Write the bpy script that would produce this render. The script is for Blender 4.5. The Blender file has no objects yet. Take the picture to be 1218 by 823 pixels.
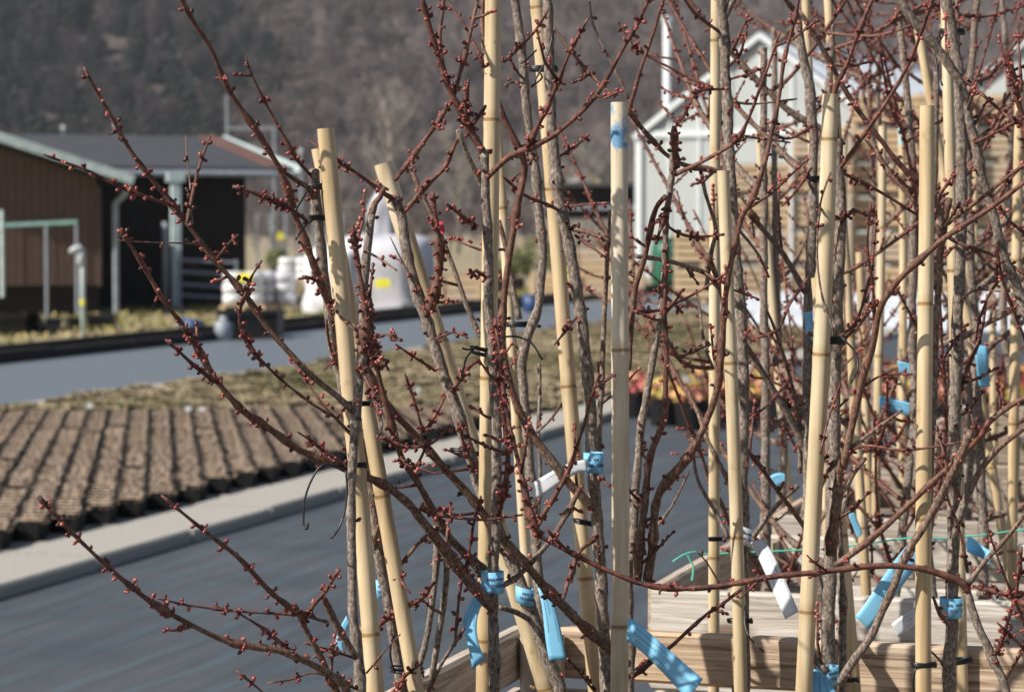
import bpy, math, random
import numpy as np
from mathutils import Vector, Matrix, noise as mnoise
random.seed(7); RNG = np.random.default_rng(7)
R = math.radians
scene = bpy.context.scene
col = scene.collection

# ------------------------------------------------------------------ camera, sky, sun, exposure
F = 3000.0; CX, CY = 609.0, 411.5; HOR = 270.0; CAMH = 1.5      # focal length in photo pixels (photo 1218 x 823)
PITCH = math.atan((CY - HOR) / F)
cd = bpy.data.cameras.new('camera'); cam = bpy.data.objects.new('camera', cd); col.objects.link(cam)
cam.location = (0, 0, CAMH); cam.rotation_euler = (R(90) - PITCH, 0, 0)
cd.sensor_width = 36; cd.lens = 36 * F / 1218.0; cd.clip_start = .05; cd.clip_end = 3000
cd.dof.use_dof = True; cd.dof.focus_distance = 2.60; cd.dof.aperture_fstop = 11.5; cd.dof.aperture_blades = 7
scene.camera = cam
SUN_EL = R(40); SUN_AZ = math.atan2(-.88, -.475)                   # from the left, behind the camera
w = bpy.data.worlds.new('World'); scene.world = w; w.use_nodes = True
nt = w.node_tree; bg = nt.nodes['Background']; sky = nt.nodes.new('ShaderNodeTexSky')
sky.sky_type = 'NISHITA'; sky.sun_disc = False; sky.sun_elevation = SUN_EL; sky.sun_rotation = SUN_AZ
sky.air_density = 1.0; sky.dust_density = 1.5
nt.links.new(sky.outputs[0], bg.inputs[0]); bg.inputs[1].default_value = .068
to_sun = Vector((math.sin(SUN_AZ) * math.cos(SUN_EL), math.cos(SUN_AZ) * math.cos(SUN_EL), math.sin(SUN_EL)))
sd = bpy.data.lights.new('sun', 'SUN'); sun = bpy.data.objects.new('sun', sd); col.objects.link(sun)
sd.energy = 5.0; sd.angle = R(.55); sd.color = (1, .945, .86)
sun.rotation_euler = to_sun.to_track_quat('Z', 'Y').to_euler(); sun.location = (-5, -4, 12)
vs = scene.view_settings; vs.view_transform = 'Standard'; vs.look = 'None'; vs.exposure = 0.43; vs.gamma = 1
scene.render.engine = 'CYCLES'
cy = scene.cycles
cy.use_denoising = True; cy.max_bounces = 5; cy.diffuse_bounces = 3; cy.glossy_bounces = 2; cy.transmission_bounces = 3
cy.volume_bounces = 0; cy.transparent_max_bounces = 6; cy.sample_clamp_indirect = 4

# ------------------------------------------------------------------ pixel -> place
def ray(x, y):
    a = (x - CX) / F; b = (CY - y) / F
    return Vector((a, math.cos(PITCH) + b * math.sin(PITCH), -math.sin(PITCH) + b * math.cos(PITCH)))
def at(x, y, D):                       # the point on that line of sight at depth D
    d = ray(x, y); return Vector((0, 0, CAMH)) + d * (D / d.y)
def gp(x, y, z=0.0):                   # the point of that line of sight at height z
    d = ray(x, y); return Vector((0, 0, CAMH)) + d * ((z - CAMH) / d.z)
TH = math.atan(904 / 3000.0)
U = Vector((math.sin(TH), math.cos(TH), 0))       # along the kerb and the crates' sides, away from the camera
V = Vector((-math.cos(TH), math.sin(TH), 0))      # away from the yard, to the left
def uv(u, v, z=0.0): return U * u + V * v + Vector((0, 0, z))
def vof(p): return p.x * V.x + p.y * V.y
def uof(p): return p.x * U.x + p.y * U.y

# ------------------------------------------------------------------ mesh building
class MB:
    def __init__(s): s.v = []; s.f = []; s.a = []            # vertices, faces, one attribute value for each vertex
    def add(s, vs_, fs, a=0.0):
        n = len(s.v); s.v += [tuple(q) for q in vs_]
        s.f += [tuple(i + n for i in q) for q in fs]
        s.a += list(a) if hasattr(a, '__len__') else [a] * len(vs_)
    def box(s, c, size, m=None, a=0.0):
        c = Vector(c); hx, hy, hz = [q / 2 for q in size]
        p = [Vector((x, y, z)) for z in (-hz, hz) for x, y in ((-hx, -hy), (hx, -hy), (hx, hy), (-hx, hy))]
        if m is not None: p = [m @ q for q in p]
        s.add([c + q for q in p], [(3, 2, 1, 0), (4, 5, 6, 7), (0, 1, 5, 4), (1, 2, 6, 5), (2, 3, 7, 6), (3, 0, 4, 7)], a)
    def beam(s, p, q, w_, h_, a=0.0, up=Vector((0, 0, 1))):
        p, q = Vector(p), Vector(q); d = (q - p); L = d.length; d.normalize()
        sd_ = d.cross(up)
        if sd_.length < 1e-4: sd_ = d.cross(Vector((1, 0, 0)))
        sd_.normalize(); u2 = sd_.cross(d)
        m = Matrix((d, sd_, u2)).transposed()
        s.box((p + q) / 2, (L, w_, h_), m, a)
    def tube(s, pts, rad, n=8, a=None, cap=True):
        pts = [Vector(p) for p in pts]; k = len(pts)
        if not hasattr(rad, '__len__'): rad = [rad] * k
        if a is None: a = [0.0] * k
        elif not hasattr(a, '__len__'): a = [a] * k
        t = [(pts[min(i + 1, k - 1)] - pts[max(i - 1, 0)]).normalized() for i in range(k)]
        x = t[0].orthogonal().normalized(); vs_, at_ = [], []
        for i in range(k):
            x = (x - t[i] * x.dot(t[i]))
            if x.length < 1e-6: x = t[i].orthogonal()
            x.normalize(); y = t[i].cross(x)
            for j in range(n):
                an = 2 * math.pi * j / n
                vs_.append(pts[i] + (x * math.cos(an) + y * math.sin(an)) * rad[i]); at_.append(a[i])
        fs = [(i * n + j, i * n + (j + 1) % n, (i + 1) * n + (j + 1) % n, (i + 1) * n + j) for i in range(k - 1) for j in range(n)]
        if cap: fs += [tuple(reversed(range(n))), tuple((k - 1) * n + j for j in range(n))]
        s.add(vs_, fs, at_)
    def quad(s, a_, b, c, d, t=0.0): s.add([a_, b, c, d], [(0, 1, 2, 3)], t)
    def slab(s, poly, z0, z1, a=0.0):                          # an outline in plan, from z0 up to z1
        n = len(poly); vs_ = [(p[0], p[1], z0) for p in poly] + [(p[0], p[1], z1) for p in poly]
        ar = sum(poly[i][0] * poly[(i + 1) % n][1] - poly[(i + 1) % n][0] * poly[i][1] for i in range(n))
        fs = [tuple(reversed(range(n))), tuple(range(n, 2 * n))] + [(i, (i + 1) % n, n + (i + 1) % n, n + i) for i in range(n)]
        if ar < 0: fs = [tuple(reversed(f)) for f in fs]
        s.add(vs_, fs, a)
    def build(s, name, mat, parent=None, smooth=False, origin=None, aname='val'):
        o0 = root_loc(parent) if parent is not None else (Vector(origin) if origin is not None else Vector((0, 0, 0)))
        me = bpy.data.meshes.new(name)
        v = np.array(s.v, dtype=float) - np.array(o0)
        me.from_pydata(v.tolist(), [], s.f)
        at_ = me.attributes.new(aname, 'FLOAT', 'POINT'); at_.data.foreach_set('value', np.array(s.a, dtype=np.float32))
        if smooth: me.polygons.foreach_set('use_smooth', [True] * len(me.polygons))
        me.materials.append(mat); me.update()
        o = bpy.data.objects.new(name, me); col.objects.link(o)
        if parent is not None: o.parent = parent
        else: o.location = o0
        return o
ROOT = {}
def root_loc(p):
    while p.parent is not None: p = p.parent
    return Vector(p.location)
def tag(o, label=None, cat=None, group=None, kind=None):
    if label: o['label'] = label
    if cat: o['category'] = cat
    if group: o['group'] = group
    if kind: o['kind'] = kind
    return o
def thing(name, loc, label, cat, group=None):
    o = bpy.data.objects.new(name, None); o.empty_display_size = .1; col.objects.link(o); o.location = loc
    return tag(o, label, cat, group)
def copy_tree(o, parent=None, loc=None, rz=0.0, label=None):
    c = o.copy(); col.objects.link(c); c.parent = parent
    if loc is not None: c.location = loc; c.rotation_euler = (0, 0, rz)
    if label: c['label'] = label
    for ch in list(o.children): copy_tree(ch, c)
    return c

# ------------------------------------------------------------------ materials
def newmat(name):
    m = bpy.data.materials.new(name); m.use_nodes = True
    return m, m.node_tree, m.node_tree.nodes['Principled BSDF']
def N(nt_, t, **kw):
    n = nt_.nodes.new(t)
    for k, v in kw.items(): setattr(n, k, v)
    return n
def ramp(nt_, fac, stops):
    r = N(nt_, 'ShaderNodeValToRGB'); e = r.color_ramp.elements
    while len(e) < len(stops): e.new(.5)
    for i, (p, c) in enumerate(stops): e[i].position = p; e[i].color = (*c, 1)
    nt_.links.new(fac, r.inputs[0]); return r
def noise(nt_, scale, detail=4, rough=.55, coord='Object', sc=None, rot=None):
    tc = N(nt_, 'ShaderNodeTexCoord'); n = N(nt_, 'ShaderNodeTexNoise'); n.inputs['Scale'].default_value = scale
    n.inputs['Detail'].default_value = detail; n.inputs['Roughness'].default_value = rough
    out = tc.outputs[coord]
    for key, val in (('Rotation', rot), ('Scale', sc)):              # turn first, then stretch
        if val:
            mp = N(nt_, 'ShaderNodeMapping'); mp.inputs[key].default_value = val; nt_.links.new(out, mp.inputs[0]); out = mp.outputs[0]
    nt_.links.new(out, n.inputs['Vector']); return n
def bump(nt_, bs, h, strength=.4, dist=.01):
    b = N(nt_, 'ShaderNodeBump'); b.inputs['Strength'].default_value = strength; b.inputs['Distance'].default_value = dist
    nt_.links.new(h, b.inputs['Height']); nt_.links.new(b.outputs[0], bs.inputs['Normal'])
def mixc(nt_, fac, a, b, mode='MIX'):
    m = N(nt_, 'ShaderNodeMix', data_type='RGBA', blend_type=mode)
    if hasattr(fac, 'is_output') or not isinstance(fac, (int, float)): nt_.links.new(fac, m.inputs[0])
    else: m.inputs[0].default_value = fac
    for i, q in ((6, a), (7, b)):
        if isinstance(q, tuple): m.inputs[i].default_value = (*q, 1)
        else: nt_.links.new(q, m.inputs[i])
    return m.outputs[2]
def attr(nt_, name='val'): return N(nt_, 'ShaderNodeAttribute', attribute_name=name).outputs['Fac']
def simple(name, c, rough=.6, var=.18, scale=6.0, metal=0.0, bmp=0.0, spec=.4):
    m, t, b = newmat(name)
    n = noise(t, scale, 5)
    lo = tuple(q * (1 - var) for q in c); hi = tuple(min(1, q * (1 + var)) for q in c)
    r = ramp(t, n.outputs['Fac'], [(.3, lo), (.7, hi)]); t.links.new(r.outputs[0], b.inputs['Base Color'])
    b.inputs['Roughness'].default_value = rough; b.inputs['Metallic'].default_value = metal
    b.inputs['Specular IOR Level'].default_value = spec
    if bmp: bump(t, b, n.outputs['Fac'], bmp, .01)
    return m
M = {}
def mat_bark():
    # age 0 = one year red shoot, 1 = grey bark of trunks
    m, t, b = newmat('bark')
    ag = attr(t, 'val')
    n1 = noise(t, 330, 6, .78, sc=(1, 1, .55)); n2 = noise(t, 95, 4, .7); n3 = noise(t, 25, 2)
    gr = ramp(t, n1.outputs['Fac'], [(.36, (.038, .027, .021)), (.46, (.15, .113, .088)), (.55, (.27, .22, .18)), (.67, (.50, .45, .39))])
    br = ramp(t, n1.outputs['Fac'], [(.36, (.040, .016, .010)), (.49, (.135, .062, .038)), (.65, (.36, .23, .15))])
    rd = ramp(t, n2.outputs['Fac'], [(.35, (.038, .010, .007)), (.5, (.112, .028, .018)), (.68, (.29, .11, .07))])
    f1 = N(t, 'ShaderNodeMapRange'); f1.inputs[1].default_value = .05; f1.inputs[2].default_value = .5
    add = N(t, 'ShaderNodeMath', operation='MULTIPLY_ADD'); add.inputs[1].default_value = .5; add.inputs[2].default_value = -.25
    t.links.new(n3.outputs['Fac'], add.inputs[0])
    sm = N(t, 'ShaderNodeMath', operation='ADD'); t.links.new(ag, sm.inputs[0]); t.links.new(add.outputs[0], sm.inputs[1])
    t.links.new(sm.outputs[0], f1.inputs[0])
    f2 = N(t, 'ShaderNodeMapRange'); f2.inputs[1].default_value = .45; f2.inputs[2].default_value = .85
    t.links.new(sm.outputs[0], f2.inputs[0])
    c1 = mixc(t, f1.outputs[0], rd.outputs[0], br.outputs[0]); c2 = mixc(t, f2.outputs[0], c1, gr.outputs[0])
    t.links.new(c2, b.inputs['Base Color'])
    rr = N(t, 'ShaderNodeMapRange'); rr.inputs[3].default_value = .38; rr.inputs[4].default_value = .8; t.links.new(ag, rr.inputs[0])
    t.links.new(rr.outputs[0], b.inputs['Roughness'])
    bump(t, b, n1.outputs['Fac'], .9, .0016)
    return m
def mat_bud():
    m, t, b = newmat('bud_scale')
    a = attr(t, 'val')
    r = ramp(t, a, [(0, (.028, .010, .008)), (.35, (.11, .020, .017)), (.7, (.26, .042, .036)), (1, (.42, .14, .10))])
    t.links.new(r.outputs[0], b.inputs['Base Color']); b.inputs['Roughness'].default_value = .33
    return m
def mat_cane(name, c0, c1, c2):
    # val 0..1: 1 at the joints, .5 the cut end
    m, t, b = newmat(name)
    a = attr(t, 'val')
    n = noise(t, 9, 5, .6, sc=(4, 4, .35)); n2 = noise(t, 140, 2, .5, sc=(1, 1, .06)); n3 = noise(t, 30, 4, .7)
    r = ramp(t, n.outputs['Fac'], [(.28, c0), (.5, c1), (.75, c2)])
    fib = ramp(t, n2.outputs['Fac'], [(.3, (.72, .70, .66)), (.6, (1, 1, 1))])
    c = mixc(t, .8, r.outputs[0], fib.outputs[0], 'MULTIPLY')
    st = ramp(t, n3.outputs['Fac'], [(.62, (1, 1, 1)), (.76, (.62, .5, .36))])
    c = mixc(t, .8, c, st.outputs[0], 'MULTIPLY')
    n5 = noise(t, 5, 3, .6); lo = ramp(t, n5.outputs['Fac'], [(.35, (.80, .72, .60)), (.6, (1.05, 1.03, 1.0))]); c = mixc(t, .8, c, lo.outputs[0], 'MULTIPLY')
    an = ramp(t, a, [(0, (1, 1, 1)), (.6, (.92, .88, .8)), (1, (.42, .31, .2))])
    c = mixc(t, 1.0, c, an.outputs[0], 'MULTIPLY')
    t.links.new(c, b.inputs['Base Color']); b.inputs['Roughness'].default_value = .42
    bump(t, b, n2.outputs['Fac'], .2, .001)
    return m
def mat_cane_painted(name, c0, c1, c2, z0, z1, paint):
    m = mat_cane(name, c0, c1, c2); t = m.node_tree; b = t.nodes['Principled BSDF']
    src = b.inputs['Base Color'].links[0].from_socket
    g = N(t, 'ShaderNodeNewGeometry'); sx = N(t, 'ShaderNodeSeparateXYZ'); t.links.new(g.outputs['Position'], sx.inputs[0])
    n = noise(t, 70, 4, .7, sc=(1, 1, .4)); ad = N(t, 'ShaderNodeMath', operation='MULTIPLY_ADD'); ad.inputs[1].default_value = .05; 
    t.links.new(n.outputs['Fac'], ad.inputs[0]); t.links.new(sx.outputs[2], ad.inputs[2])
    mr = N(t, 'ShaderNodeMapRange'); mr.inputs[1].default_value = z0; mr.inputs[2].default_value = z0 + .004; t.links.new(ad.outputs[0], mr.inputs[0])
    n4 = noise(t, 45, 3, .6); th = ramp(t, n4.outputs['Fac'], [(.44, (0, 0, 0)), (.56, (.9, .9, .9))])
    mm = N(t, 'ShaderNodeMath', operation='MULTIPLY'); t.links.new(mr.outputs[0], mm.inputs[0]); t.links.new(th.outputs[0], mm.inputs[1])
    c = mixc(t, mm.outputs[0], src, paint); t.links.new(c, b.inputs['Base Color'])
    return m
def mat_wood(name, dark, mid, light, grey=.5, sc=(1.9, 40, 40), knots=True):
    m, t, b = newmat(name)
    oi = N(t, 'ShaderNodeObjectInfo'); tc = N(t, 'ShaderNodeTexCoord')
    off = N(t, 'ShaderNodeVectorMath', operation='MULTIPLY_ADD'); cmb = N(t, 'ShaderNodeCombineXYZ')
    for i in range(3): t.links.new(oi.outputs['Random'], cmb.inputs[i])
    off.inputs[1].default_value = (17, 23, 31); t.links.new(cmb.outputs[0], off.inputs[0]); t.links.new(tc.outputs['Object'], off.inputs[2])
    mp = N(t, 'ShaderNodeMapping'); mp.inputs['Scale'].default_value = sc; t.links.new(off.outputs[0], mp.inputs[0])
    n = N(t, 'ShaderNodeTexNoise'); n.inputs['Scale'].default_value = 3.0; n.inputs['Detail'].default_value = 6; n.inputs['Roughness'].default_value = .62
    n.inputs['Distortion'].default_value = 1.1; t.links.new(mp.outputs[0], n.inputs['Vector'])
    n2 = N(t, 'ShaderNodeTexNoise'); n2.inputs['Scale'].default_value = 7; n2.inputs['Detail'].default_value = 3; t.links.new(off.outputs[0], n2.inputs['Vector'])
    r = ramp(t, n.outputs['Fac'], [(.32, dark), (.5, mid), (.7, light)])
    g = ramp(t, n.outputs['Fac'], [(.3, (.20, .18, .16)), (.46, (.46, .43, .39)), (.72, (.66, .63, .59))])
    mx = N(t, 'ShaderNodeMath', operation='ADD'); mx.inputs[1].default_value = grey - .5; t.links.new(n2.outputs['Fac'], mx.inputs[0])
    m2 = N(t, 'ShaderNodeMath', operation='MULTIPLY_ADD'); m2.inputs[1].default_value = .7; m2.inputs[2].default_value = -.35
    t.links.new(oi.outputs['Random'], m2.inputs[0])
    m3 = N(t, 'ShaderNodeMath', operation='ADD', use_clamp=True); t.links.new(mx.outputs[0], m3.inputs[0]); t.links.new(m2.outputs[0], m3.inputs[1])
    c = mixc(t, m3.outputs[0], r.outputs[0], g.outputs[0])
    if knots:
        mpk = N(t, 'ShaderNodeMapping'); mpk.inputs['Scale'].default_value = (5, 13, 13); t.links.new(off.outputs[0], mpk.inputs[0])
        vo = N(t, 'ShaderNodeTexVoronoi'); vo.inputs['Scale'].default_value = 1; vo.inputs['Randomness'].default_value = 1; t.links.new(mpk.outputs[0], vo.inputs['Vector'])
        k = ramp(t, vo.outputs['Distance'], [(.10, (.25, .16, .1)), (.22, (1, 1, 1))]); c = mixc(t, .85, c, k.outputs[0], 'MULTIPLY')
    t.links.new(c, b.inputs['Base Color']); b.inputs['Roughness'].default_value = .8
    bump(t, b, n.outputs['Fac'], .6, .003)
    return m
def mat_tag(name, c):
    m, t, b = newmat(name)
    n = noise(t, 40, 3); r = ramp(t, n.outputs['Fac'], [(.3, tuple(q * .88 for q in c)), (.7, c)])
    t.links.new(r.outputs[0], b.inputs['Base Color']); b.inputs['Roughness'].default_value = .45
    tr = N(t, 'ShaderNodeBsdfTranslucent'); t.links.new(r.outputs[0], tr.inputs[0])
    mx = N(t, 'ShaderNodeMixShader'); mx.inputs[0].default_value = .3
    out = t.nodes['Material Output']; t.links.new(b.outputs[0], mx.inputs[1]); t.links.new(tr.outputs[0], mx.inputs[2]); t.links.new(mx.outputs[0], out.inputs[0])
    return m
def mat_attr_ramp(name, stops, rough=.8, jitter=0.0):
    m, t, b = newmat(name)
    f = attr(t)
    if jitter:
        oi = N(t, 'ShaderNodeObjectInfo'); a = N(t, 'ShaderNodeMath', operation='MULTIPLY_ADD'); a.inputs[1].default_value = jitter
        t.links.new(oi.outputs['Random'], a.inputs[0]); t.links.new(f, a.inputs[2]); f = a.outputs[0]
    r = ramp(t, f, stops); t.links.new(r.outputs[0], b.inputs['Base Color']); b.inputs['Roughness'].default_value = rough
    b.inputs['Specular IOR Level'].default_value = .2
    return m
def mat_mat():
    m, t, b = newmat('woven_ground_fabric')
    rz = -(math.pi / 2 - TH)
    n = noise(t, 1.0, 5, .6, sc=(.5, 14, 1), rot=(0, 0, rz)); n2 = noise(t, 1.2, 4); n3 = noise(t, 55, 2)
    nf = noise(t, 1.0, 4, .7, sc=(1.6, 70, 1), rot=(0, 0, rz)); nm = N(t, 'ShaderNodeMath', operation='MULTIPLY_ADD'); nm.inputs[1].default_value = .55; t.links.new(nf.outputs['Fac'], nm.inputs[0])
    ns = N(t, 'ShaderNodeMath', operation='MULTIPLY_ADD'); ns.inputs[1].default_value = .45; t.links.new(n.outputs['Fac'], ns.inputs[0]); t.links.new(nm.outputs[0], ns.inputs[2]); nm.inputs[2].default_value = 0
    r = ramp(t, ns.outputs[0], [(.34, (.050, .057, .068)), (.47, (.066, .075, .087)), (.55, (.078, .088, .100)), (.68, (.105, .115, .125))])
    r2 = ramp(t, n2.outputs['Fac'], [(.3, (.74, .76, .8)), (.7, (1.12, 1.08, 1.04))])
    c = mixc(t, 1.0, r.outputs[0], r2.outputs[0], 'MULTIPLY')
    tc = N(t, 'ShaderNodeTexCoord'); mp = N(t, 'ShaderNodeMapping'); mp.inputs['Rotation'].default_value = (0, 0, rz); t.links.new(tc.outputs['Object'], mp.inputs[0])
    wv = N(t, 'ShaderNodeTexWave', wave_type='BANDS', bands_direction='Y'); wv.inputs['Scale'].default_value = 1.3; wv.inputs['Distortion'].default_value = 2.6
    wv.inputs['Detail'].default_value = 3; wv.inputs['Detail Scale'].default_value = .8; t.links.new(mp.outputs[0], wv.inputs[0])
    tl = ramp(t, wv.outputs['Fac'], [(.90, (0, 0, 0)), (.985, (1, 1, 1))])
    ml = N(t, 'ShaderNodeMath', operation='MULTIPLY'); t.links.new(tl.outputs[0], ml.inputs[0]); t.links.new(n2.outputs['Fac'], ml.inputs[1])
    ml2 = N(t, 'ShaderNodeMath', operation='MULTIPLY'); ml2.inputs[1].default_value = .36; t.links.new(ml.outputs[0], ml2.inputs[0]); c = mixc(t, ml2.outputs[0], c, (.07, .16, .19))
    t.links.new(c, b.inputs['Base Color']); b.inputs['Roughness'].default_value = .7; b.inputs['Specular IOR Level'].default_value = .25
    ad = N(t, 'ShaderNodeMath', operation='MULTIPLY_ADD'); ad.inputs[1].default_value = .25; t.links.new(n3.outputs['Fac'], ad.inputs[0]); t.links.new(n.outputs['Fac'], ad.inputs[2])
    bump(t, b, ad.outputs[0], .22, .012)
    return m
def mat_ground(name, stops, scale=3, rough=.9, bm=.4, spec=.2):
    m, t, b = newmat(name)
    n = noise(t, scale, 8, .65); n2 = noise(t, scale * 9, 4, .6)
    mx = N(t, 'ShaderNodeMath', operation='MULTIPLY_ADD'); mx.inputs[1].default_value = .35; t.links.new(n2.outputs['Fac'], mx.inputs[0])
    s2 = N(t, 'ShaderNodeMath', operation='MULTIPLY_ADD'); s2.inputs[1].default_value = .65; t.links.new(n.outputs['Fac'], s2.inputs[0]); t.links.new(mx.outputs[0], s2.inputs[2])
    r = ramp(t, s2.outputs[0], stops); t.links.new(r.outputs[0], b.inputs['Base Color']); b.inputs['Roughness'].default_value = rough
    b.inputs['Specular IOR Level'].default_value = spec
    bump(t, b, n2.outputs['Fac'], bm, .02)
    return m
M['bark'] = mat_bark(); M['bud'] = mat_bud()
YC = ((.42, .31, .17), (.60, .475, .30), (.71, .60, .43))
M['cane'] = mat_cane('bamboo', *YC)
M['cane_b'] = mat_cane('bamboo_pale', (.44, .35, .21), (.61, .505, .34), (.71, .64, .49))
M['cane_grey'] = mat_cane_painted('bamboo_weathered', (.48, .40, .29), (.66, .58, .45), (.76, .70, .59), 1.5 + (270 - 178) / F * 2.66 + .025, 9, (.07, .25, .46))
M['cane_dip'] = mat_cane_painted('bamboo_dipped', *YC, 1.5 + (270 - 175) / F * 4.8 + .025, 9, (.22, .58, .66))
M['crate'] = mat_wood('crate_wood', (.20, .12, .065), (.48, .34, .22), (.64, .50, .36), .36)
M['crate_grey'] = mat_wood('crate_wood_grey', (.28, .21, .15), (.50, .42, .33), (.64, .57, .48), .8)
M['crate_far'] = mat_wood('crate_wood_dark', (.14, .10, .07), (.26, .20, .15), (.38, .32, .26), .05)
M['bin'] = mat_wood('bin_wood', (.36, .23, .12), (.60, .43, .26), (.72, .57, .38), .12, knots=False)
M['tag_blue'] = mat_tag('tag_blue', (.30, .70, .95)); M['tag_white'] = mat_tag('tag_white', (.84, .87, .91)); M['tag_pink'] = mat_tag('tag_pink', (.60, .06, .12))
M['print'] = simple('print_ink', (.09, .13, .22), .6); M['tie'] = simple('black_tie', (.012, .012, .013), .35); M['twine'] = simple('green_twine', (.10, .52, .38), .6)
M['mat'] = mat_mat()
M['concrete'] = mat_ground('concrete', [(.36, (.14, .132, .12)), (.47, (.245, .235, .212)), (.54, (.29, .276, .25)), (.68, (.36, .34, .305))], 4, .85, .35)
M['asphalt'] = mat_ground('asphalt', [(.3, (.088, .104, .122)), (.5, (.108, .125, .145)), (.75, (.13, .148, .168))], 1.2, .55, .1, .4)
M['soil'] = mat_ground('dark_soil', [(.3, (.05, .04, .035)), (.6, (.11, .09, .075)), (.8, (.2, .17, .14))], 12)
M['bed'] = mat_ground('bed_gravel', [(.3, (.16, .15, .145)), (.6, (.27, .25, .235)), (.8, (.38, .35, .31))], 9)
M['earth'] = mat_ground('earth_and_grass', [(.28, (.07, .085, .03)), (.42, (.15, .145, .065)), (.52, (.23, .185, .11)), (.7, (.30, .25, .16))], .8)
M['hill'] = mat_ground('leaf_litter', [(.3, (.05, .038, .036)), (.5, (.075, .058, .053)), (.75, (.10, .08, .072))], .03, .95, .1)
M['pot'] = simple('black_plastic', (.010, .010, .011), .42)
M['mint'] = simple('mint_paint', (.55, .65, .64), .5); M['teal'] = simple('teal_paint', (.20, .36, .33), .5); M['white'] = simple('white_paint', (.62, .65, .66), .5, .06); M['steel'] = simple('grey_steel', (.26, .29, .33), .45)
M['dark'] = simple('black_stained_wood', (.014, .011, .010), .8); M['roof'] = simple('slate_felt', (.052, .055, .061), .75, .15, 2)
M['brown'] = mat_wood('brown_cladding', (.060, .036, .026), (.11, .070, .054), (.16, .105, .085), .0, (30, 30, 1.2), False)
M['rust'] = simple('rust_orange', (.34, .12, .06), .8); M['wrap'] = simple('white_wrap', (.70, .71, .73), .35, .1, 4, bmp=.5)
M['greywrap'] = simple('grey_cover', (.50, .505, .55), .5, .12, 3, bmp=.5)
M['yellow'] = simple('yellow_card', (.80, .72, .04), .6); M['blue'] = simple('blue_plastic', (.04, .08, .2), .4); M['green'] = simple('dark_green_plastic', (.015, .10, .06), .45)
M['fleece'] = simple('white_fleece', (.50, .53, .57), .8, .05, 3, bmp=.4)
M['pane'] = simple('milky_panel', (.40, .425, .42), .35, .06, 1.5)
M['pane2'] = simple('roof_panel', (.60, .62, .68), .35, .08, 1.5)
M['log'] = simple('far_bark', (.24, .215, .19), .9, .25, 2)

# ================================================================== THE SETTING
vk = vof(gp(0, 712)); KH = .062
vkb = vof(gp(0, 657, KH)); vr0 = vof(gp(0, 490)); vr1 = vof(gp(0, 434))
def strip(name, mat, v0, v1, u0, u1, z, kind='structure', n=1):
    m = MB(); us = [u0 + (u1 - u0) * i / n for i in range(n + 1)]
    for a, b in zip(us[:-1], us[1:]): m.quad(uv(a, v0, z), uv(b, v0, z), uv(b, v1, z), uv(a, v1, z))
    return tag(m.build(name, mat), kind=kind)
# base sheet: earth out to the horizon
m = MB(); m.quad((-2500, -400, -.03), (2500, -400, -.03), (2500, 2600, -.03), (-2500, 2600, -.03)); tag(m.build('ground', M['earth']), kind='structure')
yard = strip('pavement', M['mat'], -12, vk + .02, -6, 46, 0)
m = MB(); m.slab([uv(-4, vkb - .02), uv(46, vkb - .02), uv(46, vr0 - .01), uv(-4, vr0 - .01)], -.02, KH - .02); tag(m.build('bed_ground', M['bed']), kind='structure')
strip('road', M['asphalt'], vr0, vr1, -10, 80, .012)
m = MB(); m.slab([uv(-4, vr0 - .22), uv(46, vr0 - .22), uv(46, vr0), uv(-4, vr0)], -.02, KH - .012); tag(m.build('path', M['concrete']), kind='structure')
# kerb of single concrete stones
kerb = thing('kerb', uv(10, vk), None, None); kerb['kind'] = 'structure'
L = 1.0
for i in range(-2, 30):
    u0 = i * L + 6.0; dj = random.uniform(-.006, .006); dz = random.uniform(-.004, .004)
    b = MB(); c = .012; p = [(0 + dj, -.02), (0 + dj, KH - c + dz), (c + dj, KH + dz), (vkb - vk - .035, KH + dz), (vkb - vk - .025, -.02)]
    vs_ = [uv(u0 + .011, vk + a, z) for a, z in p] + [uv(u0 + L - .011, vk + a, z) for a, z in p]; n = len(p)
    b.add(vs_, [tuple(range(n)), tuple(reversed(range(n, 2 * n)))] + [(j, n + j, n + (j + 1) % n, (j + 1) % n) for j in range(n)])
    b.build('kerb_stone', M['concrete'], kerb)
edge = thing('kerb', uv(20, vr1), None, None); edge['kind'] = 'structure'
for i in range(-5, 32):
    u0 = i * 2.0; b = MB(); b.slab([uv(u0 + .02, vr1), uv(u0 + 1.98, vr1), uv(u0 + 1.98, vr1 + .12), uv(u0 + .02, vr1 + .12)], -.02, .13 + random.uniform(-.01, .01)); b.build('kerb_stone', M['dark'], edge)
    b = MB(); b.slab([uv(u0 + .02, vr1 + .45), uv(u0 + 1.98, vr1 + .45), uv(u0 + 1.98, vr1 + .6), uv(u0 + .02, vr1 + .6)], -.02, .17 + random.uniform(-.01, .01)); b.build('kerb_stone', M['dark'], edge)

# hill with a bare wood
def hill_z(x, y):
    d = y - 500 + 25 * math.sin(x * .011 + 1) + 12 * math.sin(x * .031)
    return 0 if d <= 0 else min(.36 * d * min(1, d / 60 + .35), 105 + .02 * d) + 5 * mnoise.noise(Vector((x * .02, y * .02, 0))) * min(1, d / 40)
m = MB(); nx, ny = 70, 45; xs = np.linspace(-650, 650, nx); ys = np.linspace(440, 1050, ny)
for y in ys:
    for x in xs: m.v.append((x, y, hill_z(x, y) - .5)); m.a.append(0)
m.f = [(j * nx + i, j * nx + i + 1, (j + 1) * nx + i + 1, (j + 1) * nx + i) for j in range(ny - 1) for i in range(nx - 1)]
tag(m.build('hill', M['hill'], smooth=True), kind='structure')

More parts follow.
